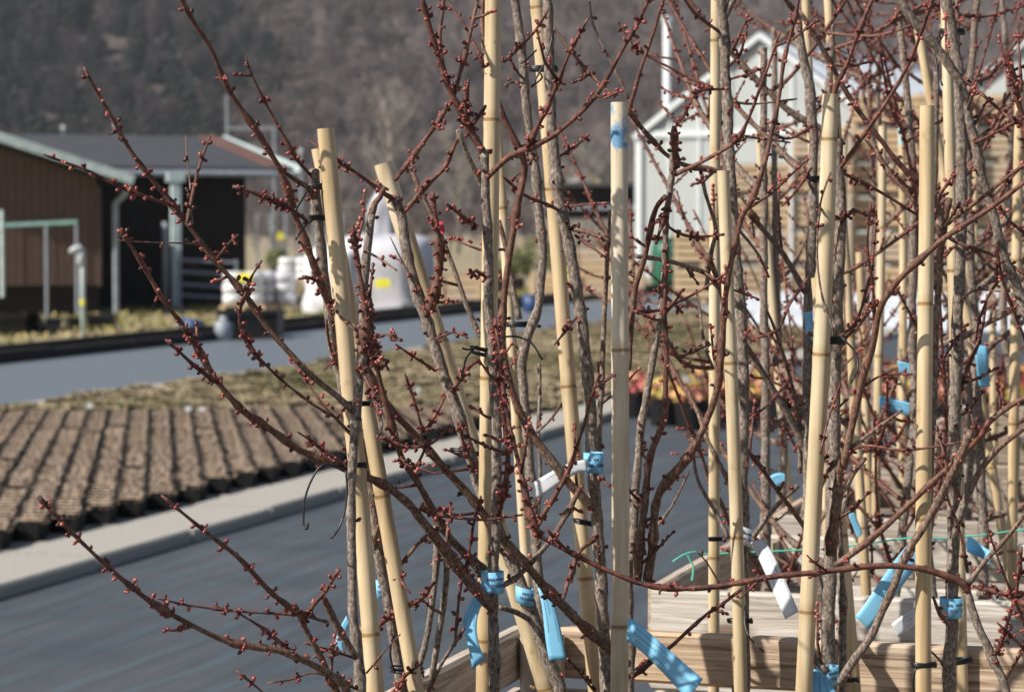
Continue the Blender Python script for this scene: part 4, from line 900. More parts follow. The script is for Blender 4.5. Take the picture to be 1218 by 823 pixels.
def tree(label, trunk, limbs, seed):
    sv, d0, d1, r0, r1 = trunk; P = rooted(px(sv, d0, d1)); T = Tree(P[0], label, seed); k = d0 / F
    T.branch(P, r0 * k, r1 * k, 1.0, .8, .10, 'trunk', .25, .09)
    for l in limbs:
        sv, d0, d1, r0, r1, kind = l[:6]; dens = l[6] if len(l) > 6 else {'t': .12, 'g': .25, 'b': .55, 'r': 1.0, 's': 1.1}[kind]; sp = l[7] if len(l) > 7 else {'t': .3, 'g': .3, 'b': .35, 'r': .25, 's': .0}[kind]
        a0, a1 = AGE[kind]; T.branch(px(sv, d0, d1), r0 * .82 * d0 / F, r1 * .80 * d0 / F, a0, a1, dens, 'branch', sp * 1.7)
    T.done(); return T

# A: outermost tree, tied to the short cane; long shoots reach out over the road and the kerb
tree('young tree at the crate corner with long shoots spreading out over the kerb', ('427,830 419,700 416,620 423,520 428,430 434,360 438,290 441,255', 2.43, 2.43, 6.5, 5.0), [
    ('441,258 446,242 452,235 458,222', 2.43, 2.43, 5.2, 3.5, 'b'),
    ('426,495 405,475 367,444 322,394 293,354 265,320 238,286 204,243 180,214 156,180 136,146 116,112 100,80', 2.43, 2.30, 4.6, 1.9, 'b', .95, .1),
    ('204,245 182,237 152,226 125,214 100,202 76,193 52,184', 2.34, 2.27, 2.3, 1.5, 's', .9), ('222,268 228,235 236,200 243,180 249,163', 2.34, 2.37, 2.2, 1.6, 'r', 1.0), ('229,268 226,220 223,190 221,161', 2.36, 2.4, 1.4, .9, 'g', .4, 0),
    ('236,290 205,289 170,288 138,286', 2.35, 2.31, 1.3, .8, 'b', .5, 0), ('258,307 270,292 284,279', 2.35, 2.33, 1.7, 1.2, 'r'), ('291,352 300,328 312,310', 2.37, 2.35, 2.0, 1.2, 'r', 1.2),
    ('312,432 294,410 285,385 287,362 292,348', 2.39, 2.36, 1.6, 1.6, 's', 1.1), ('402,498 374,482 334,451 308,425 293,400 286,385', 2.42, 2.36, 2.0, 1.3, 's', .9),
    ('425,860 410,814 380,795 337,775 279,765 236,748 188,721 148,691 114,661 72,620 45,592', 2.40, 2.20, 5.2, 2.0, 'b', 1.0, .1), ('420,850 397,815 380,778 363,746 357,731 323,705 289,668 242,630 192,589', 2.41, 2.28, 4.6, 1.9, 'b', 1.0, .1),
    ('390,740 357,731 300,728 250,723 215,718 187,711', 2.36, 2.30, 2.0, 1.3, 's', 1.1), ('372,793 340,769 310,745 292,734 279,725', 2.36, 2.33, 2.4, 1.5, 's', 1.2), ('363,735 372,720 388,702 396,688 404,677', 2.36, 2.33, 2.4, 1.7, 's', 1.6),
    ('424,782 402,745 390,722 383,709', 2.42, 2.38, 5.5, 4.8, 'g', .3), ('425,820 400,806 372,800 345,808 318,812', 2.40, 2.36, 1.8, 1.2, 'r'), ('320,830 300,812 281,797', 2.34, 2.33, 1.6, 1.1, 'r'),
    ('420,782 400,775 380,770 362,764', 2.42, 2.38, 1.8, 1.2, 's'), ('434,420 436,380 430,340 424,305 419,268', 2.42, 2.40, 3.0, 2.0, 'r', 2.6, .5), ('430,440 444,470 452,500', 2.42, 2.36, 2.2, 1.5, 'r', 1.8, .4), ('437,300 455,310 472,322', 2.42, 2.38, 1.8, 1.3, 'g', .5),
    ('440,405 460,398 476,405', 2.42, 2.36, 1.6, 1.2, 's', 1.0), ('436,800 456,776 476,754', 2.43, 2.38, 1.7, 1.0, 'b', .3, 0)], 1)
tree('young tree whose grey trunk slips behind the two crossing canes', ('480,830 468,745 455,682 443,600 421,505 401,432 389,352 380,275 373,220 371,204', 2.56, 2.50, 6.5, 5.6), [
    ('371,210 352,188 331,151 310,112 300,90 292,68', 2.50, 2.44, 2.6, 1.2, 'r', .7), ('374,235 365,222 350,213 338,204', 2.50, 2.46, 3.6, 2.6, 'b', .8), ('380,200 386,186 379,176 370,168', 2.5, 2.52, 1.8, 1.3, 's', 1.5), ('385,196 392,180 391,168', 2.51, 2.5, 1.6, 1.2, 's', 1.5),
    ('401,435 392,410 388,380', 2.52, 2.48, 2.2, 1.8, 'b'), ('449,745 473,725 500,713 517,692', 2.54, 2.50, 2.2, 1.6, 's', 2.0), ('473,681 478,692 488,705', 2.52, 2.50, 1.6, 1.3, 's', 2.0), ('470,680 488,657 508,636', 2.54, 2.5, 3.2, 2.2, 'g', .5), ('456,690 448,660 446,640 452,620', 2.56, 2.52, 4.0, 3.0, 'g'),
    ('466,830 480,806 500,790', 2.52, 2.48, 2.0, 1.4, 's', 1.6)], 2)
# C: trunk beside the slanting cane
tree('young tree with grey trunk lying along the most slanting cane', ('668,830 653,787 636,742 624,707 601,652 576,592 557,532 541,481 523,430 506,377 494,339 483,298 478,259 468,232', 2.74, 2.74, 9.5, 6.0), [
    ('470,238 455,229 430,210 400,190 382,177', 2.74, 2.66, 3.2, 1.8, 'r', 1.0, .1), ('477,255 492,239 510,217 529,200 540,176 547,160', 2.74, 2.70, 3.4, 2.2, 'r', .9), ('462,226 440,215 420,207 402,199', 2.75, 2.78, 2.0, 1.2, 'r', .7),
    ('506,377 517,350 523,320 522,290 518,255 514,228', 2.73, 2.70, 3.0, 1.8, 'r', 2.6, .4), ('518,441 498,428 484,419 470,409', 2.73, 2.69, 1.8, 1.2, 's', 1.0), ('535,470 555,440 568,428', 2.74, 2.7, 2.4, 1.8, 'r', 1.8, .6), ('530,470 520,490 505,512 494,480 487,460 482,444', 2.72, 2.68, 2.0, 1.5, 's', 1.3),
    ('632,738 615,728 594,722', 2.74, 2.70, 4.5, 4.0, 't'), ('497,345 478,310 464,282', 2.73, 2.72, 1.6, 1.0, 'g', .5), ('515,405 540,395 556,402', 2.74, 2.7, 1.8, 1.2, 's'), ('566,560 552,530 548,500', 2.73, 2.7, 2.2, 1.5, 'r', 2.0, .5)], 3)
# D: trunk beside the thick tall cane
tree('young tree tied to the thick tall cane, with the most red budded upper shoots', ('588,830 586,740 587,650 591,580 590,500 587,440 583,370 580,290 578,230 577,178', 2.58, 2.58, 7.8, 5.0), [
    ('577,185 552,141 537,112 528,85 517,53 508,22 500,-10', 2.58, 2.54, 4.6, 2.4, 'r', 1.1, .3), ('539,116 548,85 556,53 563,22 570,-10', 2.57, 2.60, 2.9, 2.2, 'r', .9, .3), ('529,90 524,65 523,45 526,20 528,-10', 2.56, 2.58, 2.8, 2.2, 'r', 1.2, .3),
    ('575,80 567,58 556,36 545,20 532,0', 2.6, 2.62, 2.2, 1.5, 's', .8), ('577,90 575,50 573,20 574,-10', 2.62, 2.64, 3.4, 2.8, 'b', .4, .1), ('532,127 518,150 500,174 482,198 470,214', 2.58, 2.52, 2.8, 3.2, 'r', .8, .6), ('545,155 558,188 573,222 580,250', 2.62, 2.66, 4.0, 4.0, 't', .1, .3), ('557,145 555,120 557,95', 2.57, 2.53, 2.2, 1.6, 's', 1.8),
    ('560,150 570,138 578,126', 2.57, 2.55, 2.8, 2.0, 'r', 1.4), ('579,212 606,187 636,174 665,157 700,124 720,96 737,66 755,33 772,0 780,-15', 2.57, 2.48, 4.6, 1.9, 'r', .75, .25), ('627,176 640,150 653,124 664,97 674,71 686,45 700,21', 2.55, 2.50, 3.0, 1.6, 's', 1.4, .2), ('600,74 612,62 630,45 641,30 652,12', 2.66, 2.6, 1.9, 1.3, 's', 1.1),
    ('565,268 548,256 530,242', 2.57, 2.53, 2.0, 1.3, 's', 2.2), ('578,330 565,322 560,330', 2.57, 2.54, 1.6, 1.4, 'r', 2.0),
    ('586,722 562,695 541,668 523,645 503,620 485,598 452,574 411,557 357,536 323,512 289,488 259,454 238,419 218,388 194,354 170,317 155,292 145,272', 2.57, 2.30, 7.2, 2.0, 'b', .75, .12),
    ('259,456 246,446 230,434 213,418 197,404', 2.32, 2.28, 2.2, 1.5, 's', 1.8), ('409,553 385,536 370,524 354,514', 2.42, 2.36, 1.9, 1.3, 's', 1.2), ('238,425 225,400 216,388', 2.33, 2.31, 2.0, 1.4, 's', 2.0), ('500,604 520,611 547,616 576,618 600,615 622,612', 2.50, 2.48, 2.4, 1.5, 's', 1.2),
    ('578,682 555,660 532,636 512,603 494,568 476,540 462,490 450,440 443,400 438,355', 2.60, 2.48, 6.2, 2.4, 'b', .5, .3), ('448,440 444,412 441,385 437,352', 2.50, 2.46, 2.4, 1.6, 's', 2.2, .3), ('476,545 492,556 503,540 510,520', 2.52, 2.5, 2.0, 1.4, 's', 1.4), ('447,518 482,531 512,528 526,516 536,505', 2.5, 2.52, 2.0, 1.4, 's', 1.3),
    ('541,768 547,704 556,669 563,624 572,590', 2.56, 2.52, 2.0, 1.4, 's', 1.2), ('495,805 506,762 514,720 519,665 518,622', 2.62, 2.60, 5.0, 4.5, 't', .1), ('514,805 523,745 531,690 533,641', 2.64, 2.60, 5.0, 4.6, 't', .1), ('505,830 523,793 540,765 552,747', 2.54, 2.50, 3.2, 2.4, 'g', .3), ('590,700 612,688 624,678 653,645 672,615 690,582', 2.60, 2.72, 4.5, 4.0, 'g', .25),
    ('592,615 600,580 604,540 596,470 592,420 588,385', 2.56, 2.50, 2.8, 1.6, 's', 2.0, .5)], 4)
tree('slender grey tree weaving up behind the tall leaning cane', ('652,830 641,700 634,607 628,518 622,440 627,401 641,360 646,303 641,250 633,177 625,112 618,44 609,-15', 2.96, 2.92, 7.0, 4.6), [
    ('602,480 586,430 568,395 550,348 532,300 508,244 492,205', 2.98, 2.98, 4.0, 3.4, 'g', .15, .3), ('618,380 608,330 600,290 594,262', 2.95, 2.95, 4.6, 3.6, 'g', .15), ('628,100 612,98 600,102', 2.92, 2.88, 1.8, 1.3, 'g', .5, .5), ('636,185 620,205 605,215', 2.92, 2.9, 1.8, 1.2, 's'), ('642,470 640,520 642,560 640,620', 3.0, 3.0, 3.0, 3.2, 't', .05), ('642,470 641,440 640,432', 3.0, 3.0, 3.0, 2.8, 't', .05),
    ('631,520 648,505 660,492 668,480', 2.95, 2.9, 2.4, 1.6, 'g', .5)], 5)
# F: with the tall leaning cane
tree('young tree with rough trunk twisting along the tall leaning cane above the white tag', ('722,830 718,757 712,660 706,580 703,500 699,437 692,377 677,297 665,240 656,150 653,89 650,-15', 2.80, 2.80, 8.0, 6.0), [
    ('706,606 688,585 671,567 640,525 615,480 601,432 597,395 603,332 612,262 622,212 622,192 611,167 597,133 590,110', 2.78, 2.70, 6.0, 4.2, 'b', .2, .3), ('712,548 716,440 720,340 726,250', 2.82, 2.84, 4.5, 3.2, 'g', .15, .3),
    ('668,252 650,243 624,232 597,209', 2.80, 2.74, 2.6, 1.6, 'r', .7), ('679,272 700,277 724,286 738,290', 2.80, 2.76, 2.8, 1.8, 'b', 1.0, .5), ('676,246 700,243 726,241', 2.8, 2.77, 1.8, 1.2, 's', 1.0, .5), ('684,280 704,294 724,309 754,330', 2.80, 2.76, 2.0, 1.2, 's', .6), ('660,190 690,170 700,160', 2.8, 2.86, 1.6, 1.2, 's'),
    ('635,628 653,601 674,565 688,524 700,485 712,444', 2.70, 2.66, 3.2, 1.7, 'r', .9, .3), ('710,640 690,655 676,690 668,718', 2.78, 2.72, 3.0, 2.4, 'r', .6, .3), ('704,560 720,575 745,590 760,603', 2.78, 2.72, 2.0, 1.4, 's', .7), ('656,30 689,74 712,98 732,116', 2.9, 2.86, 2.3, 1.8, 'b', .7), ('700,-10 706,30 727,74 748,118', 2.9, 2.88, 1.6, 1.8, 'g', .15, 0), ('690,372 672,395 660,410', 2.8, 2.76, 1.6, 1.2, 's')], 6)
# G: beside the grey cane; the longest limb leaves it and crosses the picture to the upper left
tree('young tree behind the weathered grey cane with dark forked stems and the longest limb', ('749,830 749,720 752,640 759,550 768,474 776,430 787,365 792,290 795,240 801,190 803,158', 2.74, 2.74, 6.8, 3.6), [
    ('746,790 724,769 700,750 660,710 635,683 594,635 547,577 505,530 458,477 420,409 395,368 376,322 352,258 335,205 310,165 275,110 250,60 232,28 212,-10', 2.70, 2.36, 7.0, 2.6, 'b', .6, .15), ('366,263 340,245 306,231 277,222', 2.44, 2.40, 2.4, 1.6, 's', 1.8), ('392,362 375,332 355,332', 2.45, 2.42, 1.9, 1.5, 's', 1.6), ('410,400 398,425 386,440', 2.48, 2.46, 1.6, 1.2, 's'), ('432,430 452,424 462,440', 2.48, 2.44, 1.8, 1.4, 's', 2),
    ('758,690 761,640 767,590 772,548 789,498 792,444 792,390 791,340 794,290', 2.72, 2.64, 6.0, 2.0, 'b', .7, .4), ('770,690 777,640 780,601 789,577 819,542 842,495 854,459 858,430 863,366 869,318 881,259 896,236 916,163 934,74 952,-10', 2.72, 2.58, 6.5, 2.2, 'b', .4, .2), ('747,440 754,354 765,312 777,259 784,243 792,234', 2.74, 2.70, 4.8, 3.6, 'b', .2, .2),
    ('803,208 842,189 875,168 890,142 907,97 928,38', 2.72, 2.64, 3.0, 1.6, 'r', .7, .2), ('797,230 788,265 780,290', 2.72, 2.70, 2.2, 1.6, 's', 1.8), ('806,200 803,180 802,150', 2.73, 2.72, 3.4, 2.2, 'r', 2.4, .6), ('752,805 775,787 801,766 836,734 862,716 881,701', 2.72, 2.62, 3.6, 2.0, 'r', .5, .3), ('752,370 780,370 810,358 842,340 870,320', 2.72, 2.68, 2.2, 1.4, 's', .6),
    ('782,345 800,360 812,372', 2.73, 2.7, 2.2, 1.6, 'r', 1.6), ('791,400 810,430 830,437 848,438', 2.70, 2.74, 3.0, 2.4, 'b', .9, .4), ('783,260 806,277 830,282 862,279', 2.73, 2.70, 2.0, 1.2, 's', 1.3, .4), ('848,438 838,410 832,370 828,345', 2.74, 2.80, 2.4, 1.8, 'g', .3), ('766,600 750,585 742,570', 2.72, 2.7, 1.8, 1.3, 's'), ('757,305 789,309 820,318 842,327 858,345', 2.74, 2.9, 3.4, 4.0, 'g', .2), ('770,640 800,600 820,560', 2.8, 2.8, 2.2, 1.6, 'g', .3)], 7)
# H: with the pale cane and the white tag
tree('straight grey trunked tree carrying a white tag beside the pale cane', ('884,830 885,700 884,600 885,490 882,400 878,330 873,250 869,207 866,148 863,89 861,40 860,-10', 2.90, 2.90, 7.0, 6.0), [
    ('869,207 842,201 819,198 795,186 777,168 754,142 749,130 757,105 765,74 780,30 792,-10', 2.90, 2.80, 3.8, 2.0, 'b', .5, .15), ('861,22 872,0 882,-20', 2.9, 2.9, 6.0, 5.0, 't', .05), ('858,40 828,18 812,-5', 2.9, 2.84, 2.6, 1.8, 'b', .5, .1), ('872,60 885,30 893,22', 2.9, 2.86, 1.6, 1.1, 's'), ('866,80 880,65 888,38', 2.9, 2.86, 2.0, 1.4, 's', 1.4), ('867,95 890,88 910,80', 2.9, 2.86, 1.6, 1.2, 's'),
    ('840,345 846,300 850,270 838,225 833,200', 2.96, 2.98, 3.6, 2.8, 'g', .2), ('736,27 760,59 795,80 836,100 848,104', 2.92, 2.92, 1.6, 2.2, 'r', .7, .1), ('862,106 830,110 812,140 803,152', 2.86, 2.74, 1.8, 1.5, 's', .9), ('884,620 870,580 840,520 830,490 815,460', 2.95, 3.0, 4.0, 3.0, 'g', .2), ('866,640 852,610 830,570 822,520', 2.98, 3.0, 3.4, 2.4, 'g', .2), ('884,690 876,660 872,640', 2.9, 2.9, 2.0, 1.4, 's'), ('876,270 900,300 915,330', 2.92, 2.96, 2.4, 1.6, 'g', .4),
    ('870,160 905,165 940,170', 2.92, 2.96, 2.0, 1.4, 'g', .5), ('867,120 896,124 948,118', 2.92, 2.95, 1.8, 1.2, 'g', .5)], 8)
tree('grey tree with a bent limb between the straight tagged tree and the stout cane', ('985,760 962,640 961,560 960,470 961,365 964,300 967,240 967,165 963,112 953,59 947,10', 3.05, 3.02, 7.0, 5.5), [
    ('961,540 940,498 910,450 884,406 868,375 854,336 842,303', 3.05, 2.95, 5.4, 3.6, 'g', .15, .3), ('958,348 930,300 905,270 888,252', 3.03, 2.98, 4.5, 3.6, 'g', .2), ('952,560 950,500 940,450 923,395 912,370', 3.06, 3.0, 3.6, 2.0, 'g', .4), ('956,625 930,590 905,555 880,525 867,503', 3.0, 2.9, 4.0, 2.4, 'b', .4), ('895,640 920,605 948,577', 3.1, 3.1, 4.0, 3.6, 't', .1),
    ('947,15 934,0 925,-15', 3.02, 3.0, 3, 2.5, 'b'), ('965,200 945,230 930,245', 3.02, 2.98, 2, 1.4, 's'), ('955,480 970,440 990,420', 3.04, 3.1, 2.4, 1.6, 'r'), ('962,330 940,360 925,392 900,402', 3.02, 2.98, 2.4, 1.5, 'r', .8), ('966,150 940,165 920,160', 3.0, 2.95, 2.2, 1.4, 'r', .9), ('940,450 915,480 890,500', 3.0, 2.95, 2.2, 1.4, 's', .7)], 9)
# I: the stout cane with the double tie
tree('large branching tree tied to the stout cane by a double black tie', ('986,830 985,728 989,654 994,580 992,489 996,409 997,340 1000,270 999,210 996,165', 2.68, 2.66, 10.5, 5.5), [
    ('1001,850 1002,760 1000,690 997,620 995,560', 2.70, 2.69, 6.5, 5.5, 't', .1),
    ('996,172 992,140 991,116 998,95 1006,78 1021,38 1042,-10', 2.66, 2.62, 4.0, 2.4, 'r', .7, .2), ('1000,200 1009,186 1041,142 1074,89 1094,44 1112,-10', 2.66, 2.56, 3.2, 2.2, 'r', .55, .05), ('988,660 997,577 1006,539 1024,459 1038,409 1046,372 1058,348 1077,324 1109,295 1142,271 1183,244 1230,208', 2.64, 2.50, 7.0, 3.0, 'b', .22, .05),
    ('985,800 965,775 960,728 961,669 967,577 976,524', 2.62, 2.64, 5.5, 4.8, 't', .1), ('994,672 1035,642 1083,598 1133,551 1165,521 1176,500', 2.62, 2.54, 5.0, 3.6, 'b', .25), ('1000,812 1006,800 1035,757 1059,704 1077,663 1100,624 1124,580 1142,545 1156,512', 2.62, 2.54, 6.0, 5.0, 'g', .15, .2), ('989,640 1004,600 1012,570 1030,545', 2.70, 2.76, 4.0, 3.0, 'g', .2), ('985,560 1010,535 1042,510 1074,488', 2.64, 2.58, 3.2, 2.0, 'g', .5),
    ('992,395 976,345 972,290 976,240 988,205', 2.60, 2.60, 1.8, 1.4, 'g', .3, .1), ('998,260 980,250 972,247', 2.65, 2.6, 1.8, 1.4, 's', 1.4), ('1000,265 1015,250 1030,256 1040,245', 2.66, 2.62, 2.0, 1.4, 's', 1.6), ('1000,205 1028,218 1060,236 1091,256', 2.68, 2.72, 2.6, 2.0, 'r', .7), ('950,12 976,53 997,92 1024,136 1065,189 1095,220', 2.78, 2.84, 3.0, 4.0, 'b', .45, .25), ('1030,150 1050,195 1075,225 1112,268 1142,290 1180,303 1225,330', 2.76, 2.70, 3.2, 2.0, 'b', .6, .35),
    ('1000,400 1020,380 1034,330 1040,290 1042,250', 2.66, 2.72, 2.4, 1.5, 's', .9), ('1000,455 985,500 975,540', 2.62, 2.6, 2, 1.4, 's', .5), ('1006,540 1030,530 1080,535 1165,522', 2.62, 2.56, 1.8, 1.6, 's', .4, 0), ('1040,380 1038,340 1032,290 1036,240', 2.64, 2.6, 2.2, 1.4, 's', 1.0), ('1024,462 1050,446 1085,445', 2.66, 2.62, 1.8, 1.3, 's', .9)], 10)
tree('tree tied at top and foot beside the blue collared trunk of bark', ('1129,830 1132,740 1134,640 1136,540 1137,440 1141,350 1143,240 1142,150 1140,85 1133,44 1123,-10', 2.76, 2.76, 8.5, 6.0), [
    ('1104,640 1109,500 1112,420 1116,327 1124,265 1130,236', 2.70, 2.68, 5.5, 5.0, 'g', .1), ('1122,275 1116,245 1110,232', 2.68, 2.66, 4.0, 3.6, 'g', .1), ('1128,266 1140,255 1168,235 1213,200 1235,188', 2.68, 2.60, 3.4, 2.4, 'b', .4, .3), ('1137,480 1150,440 1166,400 1175,350', 2.76, 2.80, 3, 1.8, 'r', .7), ('1135,560 1160,520 1190,490 1225,470', 2.74, 2.68, 5, 3.6, 'g', .3), ('1134,640 1150,590 1180,540 1222,505', 2.74, 2.7, 5.5, 4, 'g', .2),
    ('1151,681 1142,633 1130,600 1124,575 1128,555', 2.6, 2.58, 2.2, 1.5, 's', .5), ('1141,360 1160,345 1190,347', 2.74, 2.70, 1.5, 1.1, 'b', .3), ('1130,745 1118,730 1110,710', 2.74, 2.7, 3.0, 2.4, 'b'), ('1142,200 1120,230 1112,262', 2.76, 2.8, 2, 1.4, 's', 1.4), ('1139,400 1120,430 1108,440', 2.74, 2.7, 2, 1.4, 's', 1.2), ('1145,92 1170,114 1195,136 1222,156', 2.74, 2.7, 2.2, 1.7, 's', .8), ('1138,0 1140,40 1139,70', 2.84, 2.84, 2, 2.4, 'b', .6)], 11)
tree('tree whose thick brown limb leans across the blue collared trunk', ('1250,560 1242,470 1218,362 1195,309 1180,253 1165,200 1155,150 1146,105 1124,68 1094,35 1060,-10', 2.72, 2.66, 8.5, 5.0), [
    ('1178,250 1195,225 1200,195', 2.7, 2.66, 2.2, 1.5, 's', 1.2), ('1160,170 1190,155 1222,138', 2.68, 2.62, 2.4, 1.7, 'r', 1.0, .3), ('1225,420 1210,380 1192,330 1185,290', 2.66, 2.60, 2.2, 1.5, 's', .9), ('1222,175 1212,120 1204,85 1195,58', 2.68, 2.66, 3.4, 2.2, 'r', 2.2, .5), ('1215,110 1213,70 1210,35', 2.7, 2.7, 1.8, 1.2, 's', 1), ('1222,280 1200,262 1188,245', 2.66, 2.6, 1.8, 1.3, 's', 1.4), ('1200,320 1180,345 1165,380 1160,410', 2.74, 2.8, 2, 1.4, 's', .8)], 12)
tree('tree that sends a long arching branch across the front of the crate', ('1199,830 1180,781 1162,743 1150,703', 2.50, 2.50, 6.0, 5.0), [
    ('1151,706 1146,694 1112,680 1080,674 1035,673 976,680 917,686 845,698 777,697 718,677 674,654 635,633', 2.50, 2.46, 5.2, 3.2, 'r', .30, .08), ('640,636 628,604 620,562 609,520 600,470 594,420 588,378', 2.46, 2.48, 3.0, 1.6, 's', 2.0, .3), ('150'.replace('150', '1152,694') + ' 1170,670 1192,645 1225,605', 2.5, 2.44, 4.2, 3.2, 'g', .2), ('1225,722 1198,707 1170,700 1158,697', 2.44, 2.5, 2.2, 2.2, 's', 1.8, .3),
    ('1225,755 1207,713 1189,669 1174,627', 2.44, 2.4, 2.2, 1.3, 's', 1.2), ('1186,778 1204,722 1213,683 1216,650', 2.48, 2.42, 2.0, 1.4, 's', 1.8, .3), ('1225,778 1204,757 1186,740', 2.44, 2.42, 1.6, 1.2, 's', 1.6), ('676,655 660,640 650,628', 2.46, 2.44, 1.6, 1.3, 's', 1.5), ('905,688 892,700 880,712', 2.48, 2.46, 1.6, 1.2, 's', 1.0), ('858,697 840,668 828,655', 2.48, 2.46, 1.6, 1.0, 'b', .3, 0), ('985,680 968,668 960,660', 2.48, 2.46, 1.4, 1.0, 's', 1.2)], 13)
# rear crates: trees of the same kind, grown by rule
def auto_tree(x, D, seed, top):
    label = 'young budding tree standing in the %s crate of the row' % ('second' if D < 4 else 'third' if D < 5 else 'fourth')
    r = random.Random(seed); p = at(x, 500, D); base = Vector((p.x, p.y, SOIL - .03)); T = Tree(base, label, seed, 'trees in the rear crates')
    ln = top - base.z; lean = Vector((r.uniform(-.06, .06), r.uniform(-.04, .04), 0)); pts = [base + lean * f + Vector((r.uniform(-.012, .012), r.uniform(-.012, .012), 0)) * (f > 0) + Vector((0, 0, ln * f)) for f in (0, .15, .35, .55, .8, 1)]
    P = T.branch(pts, r.uniform(.0075, .0095), .0045, 1.0, .7, .08, 'trunk', .3)
    for i in range(r.randint(6, 9)):
        f = r.uniform(.18, .98); q = P[int(f * (len(P) - 1))]; an = r.uniform(0, 6.28); o = Vector((math.cos(an), math.sin(an) * .75, 0)); L_ = r.uniform(.22, .62) * (1.1 - .35 * f); rise = r.uniform(.55, 1.1)
        pp = [q, q + (o * .55 + Vector((0, 0, rise * .35))) * L_ * .35, q + (o * .8 + Vector((0, 0, rise * .75))) * L_ * .7 + rvec(r) * .01, q + (o * .95 + Vector((0, 0, rise * 1.15))) * L_ + rvec(r) * .015]
        big = r.random() < .45; B_ = T.branch(pp, .0042 if big else .0028, .0016, .75 if big else .3, .05, .7, 'branch', .35)
        for k in range(r.randint(1, 3)):
            q2 = B_[int(r.uniform(.2, .85) * (len(B_) - 1))]; d = (o + rvec(r) * .9 + Vector((0, 0, r.uniform(.3, 1)))).normalized(); l2 = r.uniform(.06, .2)
            T.branch([q2, q2 + d * l2 * .5 + rvec(r) * .006, q2 + d * l2 + Vector((0, 0, l2 * .15))], .0021, .0012, .25, 0, 1.0, 'branch', .1)
    T.done()
for i, (x, D, tp) in enumerate([(905, 3.55, 1.75), (1000, 3.45, 1.78), (1060, 3.6, 1.72), (1118, 3.5, 1.8), (1185, 3.65, 1.85), (938, 4.45, 1.85), (1040, 4.5, 1.8), (1100, 4.4, 1.85), (1160, 4.6, 1.8), (1215, 4.45, 1.9), (1030, 5.4, 1.8), (1120, 5.5, 1.85), (1200, 5.4, 1.8)]):
    auto_tree(x, D, 300 + i, tp)

# ------------------------------------------------------------------ wire ties, tags, twine
def tie(x, y, D, wpx, label, tails=(), turns=2, dp=None, slope=0.0, hpx=5):
    c = at(x, y, D); a = wpx / 2 * D / F + .0012; b_ = dp or a * .62; t = thing('wire_tie', c, label, 'tie', 'black wire ties'); m = MB(); n = 26 * turns; pts = []
    for i in range(n + 1):
        an = 2 * math.pi * i / 26; f = i / n; pts.append(c + Vector((math.cos(an) * a * (1 + .04 * math.sin(an * 3 + f * 5)), math.sin(an) * b_, (f - .5) * hpx * D / F + slope * math.cos(an) * a)))
    m.tube(pts, .0016, 6); m.build('loop', M['tie'], t, True)
    for tl in tails:
        m = MB(); P = catmull(px(tl[0], tl[1], tl[2]), .006); m.tube(P, .0011, 6); m.build('tail', M['tie'], t, True)
tie(419, 553, 2.445, 30, 'black wire tie with two long hanging ends at the outermost tree', [('411,556 385,552 372,568 363,592 361,618 362,628 366,628 366,622', 2.42, 2.40), ('411,556 413,585 409,612 402,630 394,640', 2.42, 2.40)])
tie(430, 480, 2.445, 32, 'black wire tie with a curled end around the outermost tree and short cane', [('440,474 450,490 455,505 450,520', 2.42, 2.40)])
tie(383, 259, 2.49, 26, 'black wire tie near the cut top of the two crossing canes', [('372,262 360,272 352,285', 2.47, 2.45)])
tie(378, 222, 2.50, 26, 'thin black wire tie just below the cut top of the short cane', [('368,222 358,240 350,252', 2.46, 2.44)])
tie(484, 797, 2.54, 36, 'black wire tie low on the leaning cane near the crate side', [('470,800 464,780 466,760', 2.5, 2.5)], slope=-.1, hpx=10)
tie(556, 538, 2.77, 34, 'black wire tie around the slanting cane and its trunk', [], slope=-.15)
tie(579, 420, 2.60, 34, 'silver black wire tie with bent ends on the thick tall cane', [('567,412 555,425 549,448', 2.58, 2.56), ('568,412 558,416 550,414', 2.58, 2.57)], slope=-.25, hpx=12)
tie(617, 386, 2.96, 26, 'black wire tie with a long arched end behind the thick tall cane', [('594,402 612,400 632,408 645,428', 2.6, 2.58), ('607,386 610,402 616,415', 2.9, 2.88)], 3)
tie(646, 82, 2.83, 30, 'black wire tie with crossing ends high on the tall leaning cane', [('636,82 645,92 632,104', 2.8, 2.76), ('638,60 628,70 620,76', 2.8, 2.78), ('658,40 650,70 632,104', 2.78, 2.76)], 3)
tie(699, 622, 2.83, 30, 'black wire tie below the white tag on the tall leaning cane', [], 2, slope=-.2)
tie(880, 738, 2.87, 26, 'black wire tie with a drooping end on the pale cane', [('886,716 886,742 893,760 909,775', 2.84, 2.80)], 2)
tie(853, 641, 3.08, 17, 'thin black wire tie on the slim tall cane', [], 2)
tie(983, 405, 2.64, 40, 'double black wire tie around the stout cane and trunk', [('1000,400 1018,420 1020,440 1012,455', 2.6, 2.58)], 4, hpx=8)
tie(1099, 790, 2.60, 25, 'black wire tie at the foot of the straight flat cut cane', [('1090,792 1086,810 1088,830', 2.57, 2.57), ('1108,775 1118,785 1124,795', 2.58, 2.6)], 3)
tie(1138, 786, 2.80, 34, 'black wire tie at the foot of the blue collared trunk', [], 3, slope=.12)
tie(1133, 38, 2.80, 24, 'black wire tie at the top of the blue collared trunk', [('1122,42 1113,60 1115,85 1121,102', 2.74, 2.7)], 3)
tie(1006, 808, 2.78, 26, 'black wire tie low on the cane behind the stout cane', [], 2)
tie(965, 213, 3.02, 17, 'thin black wire tie on the grey tree with the bent limb', [], 2)

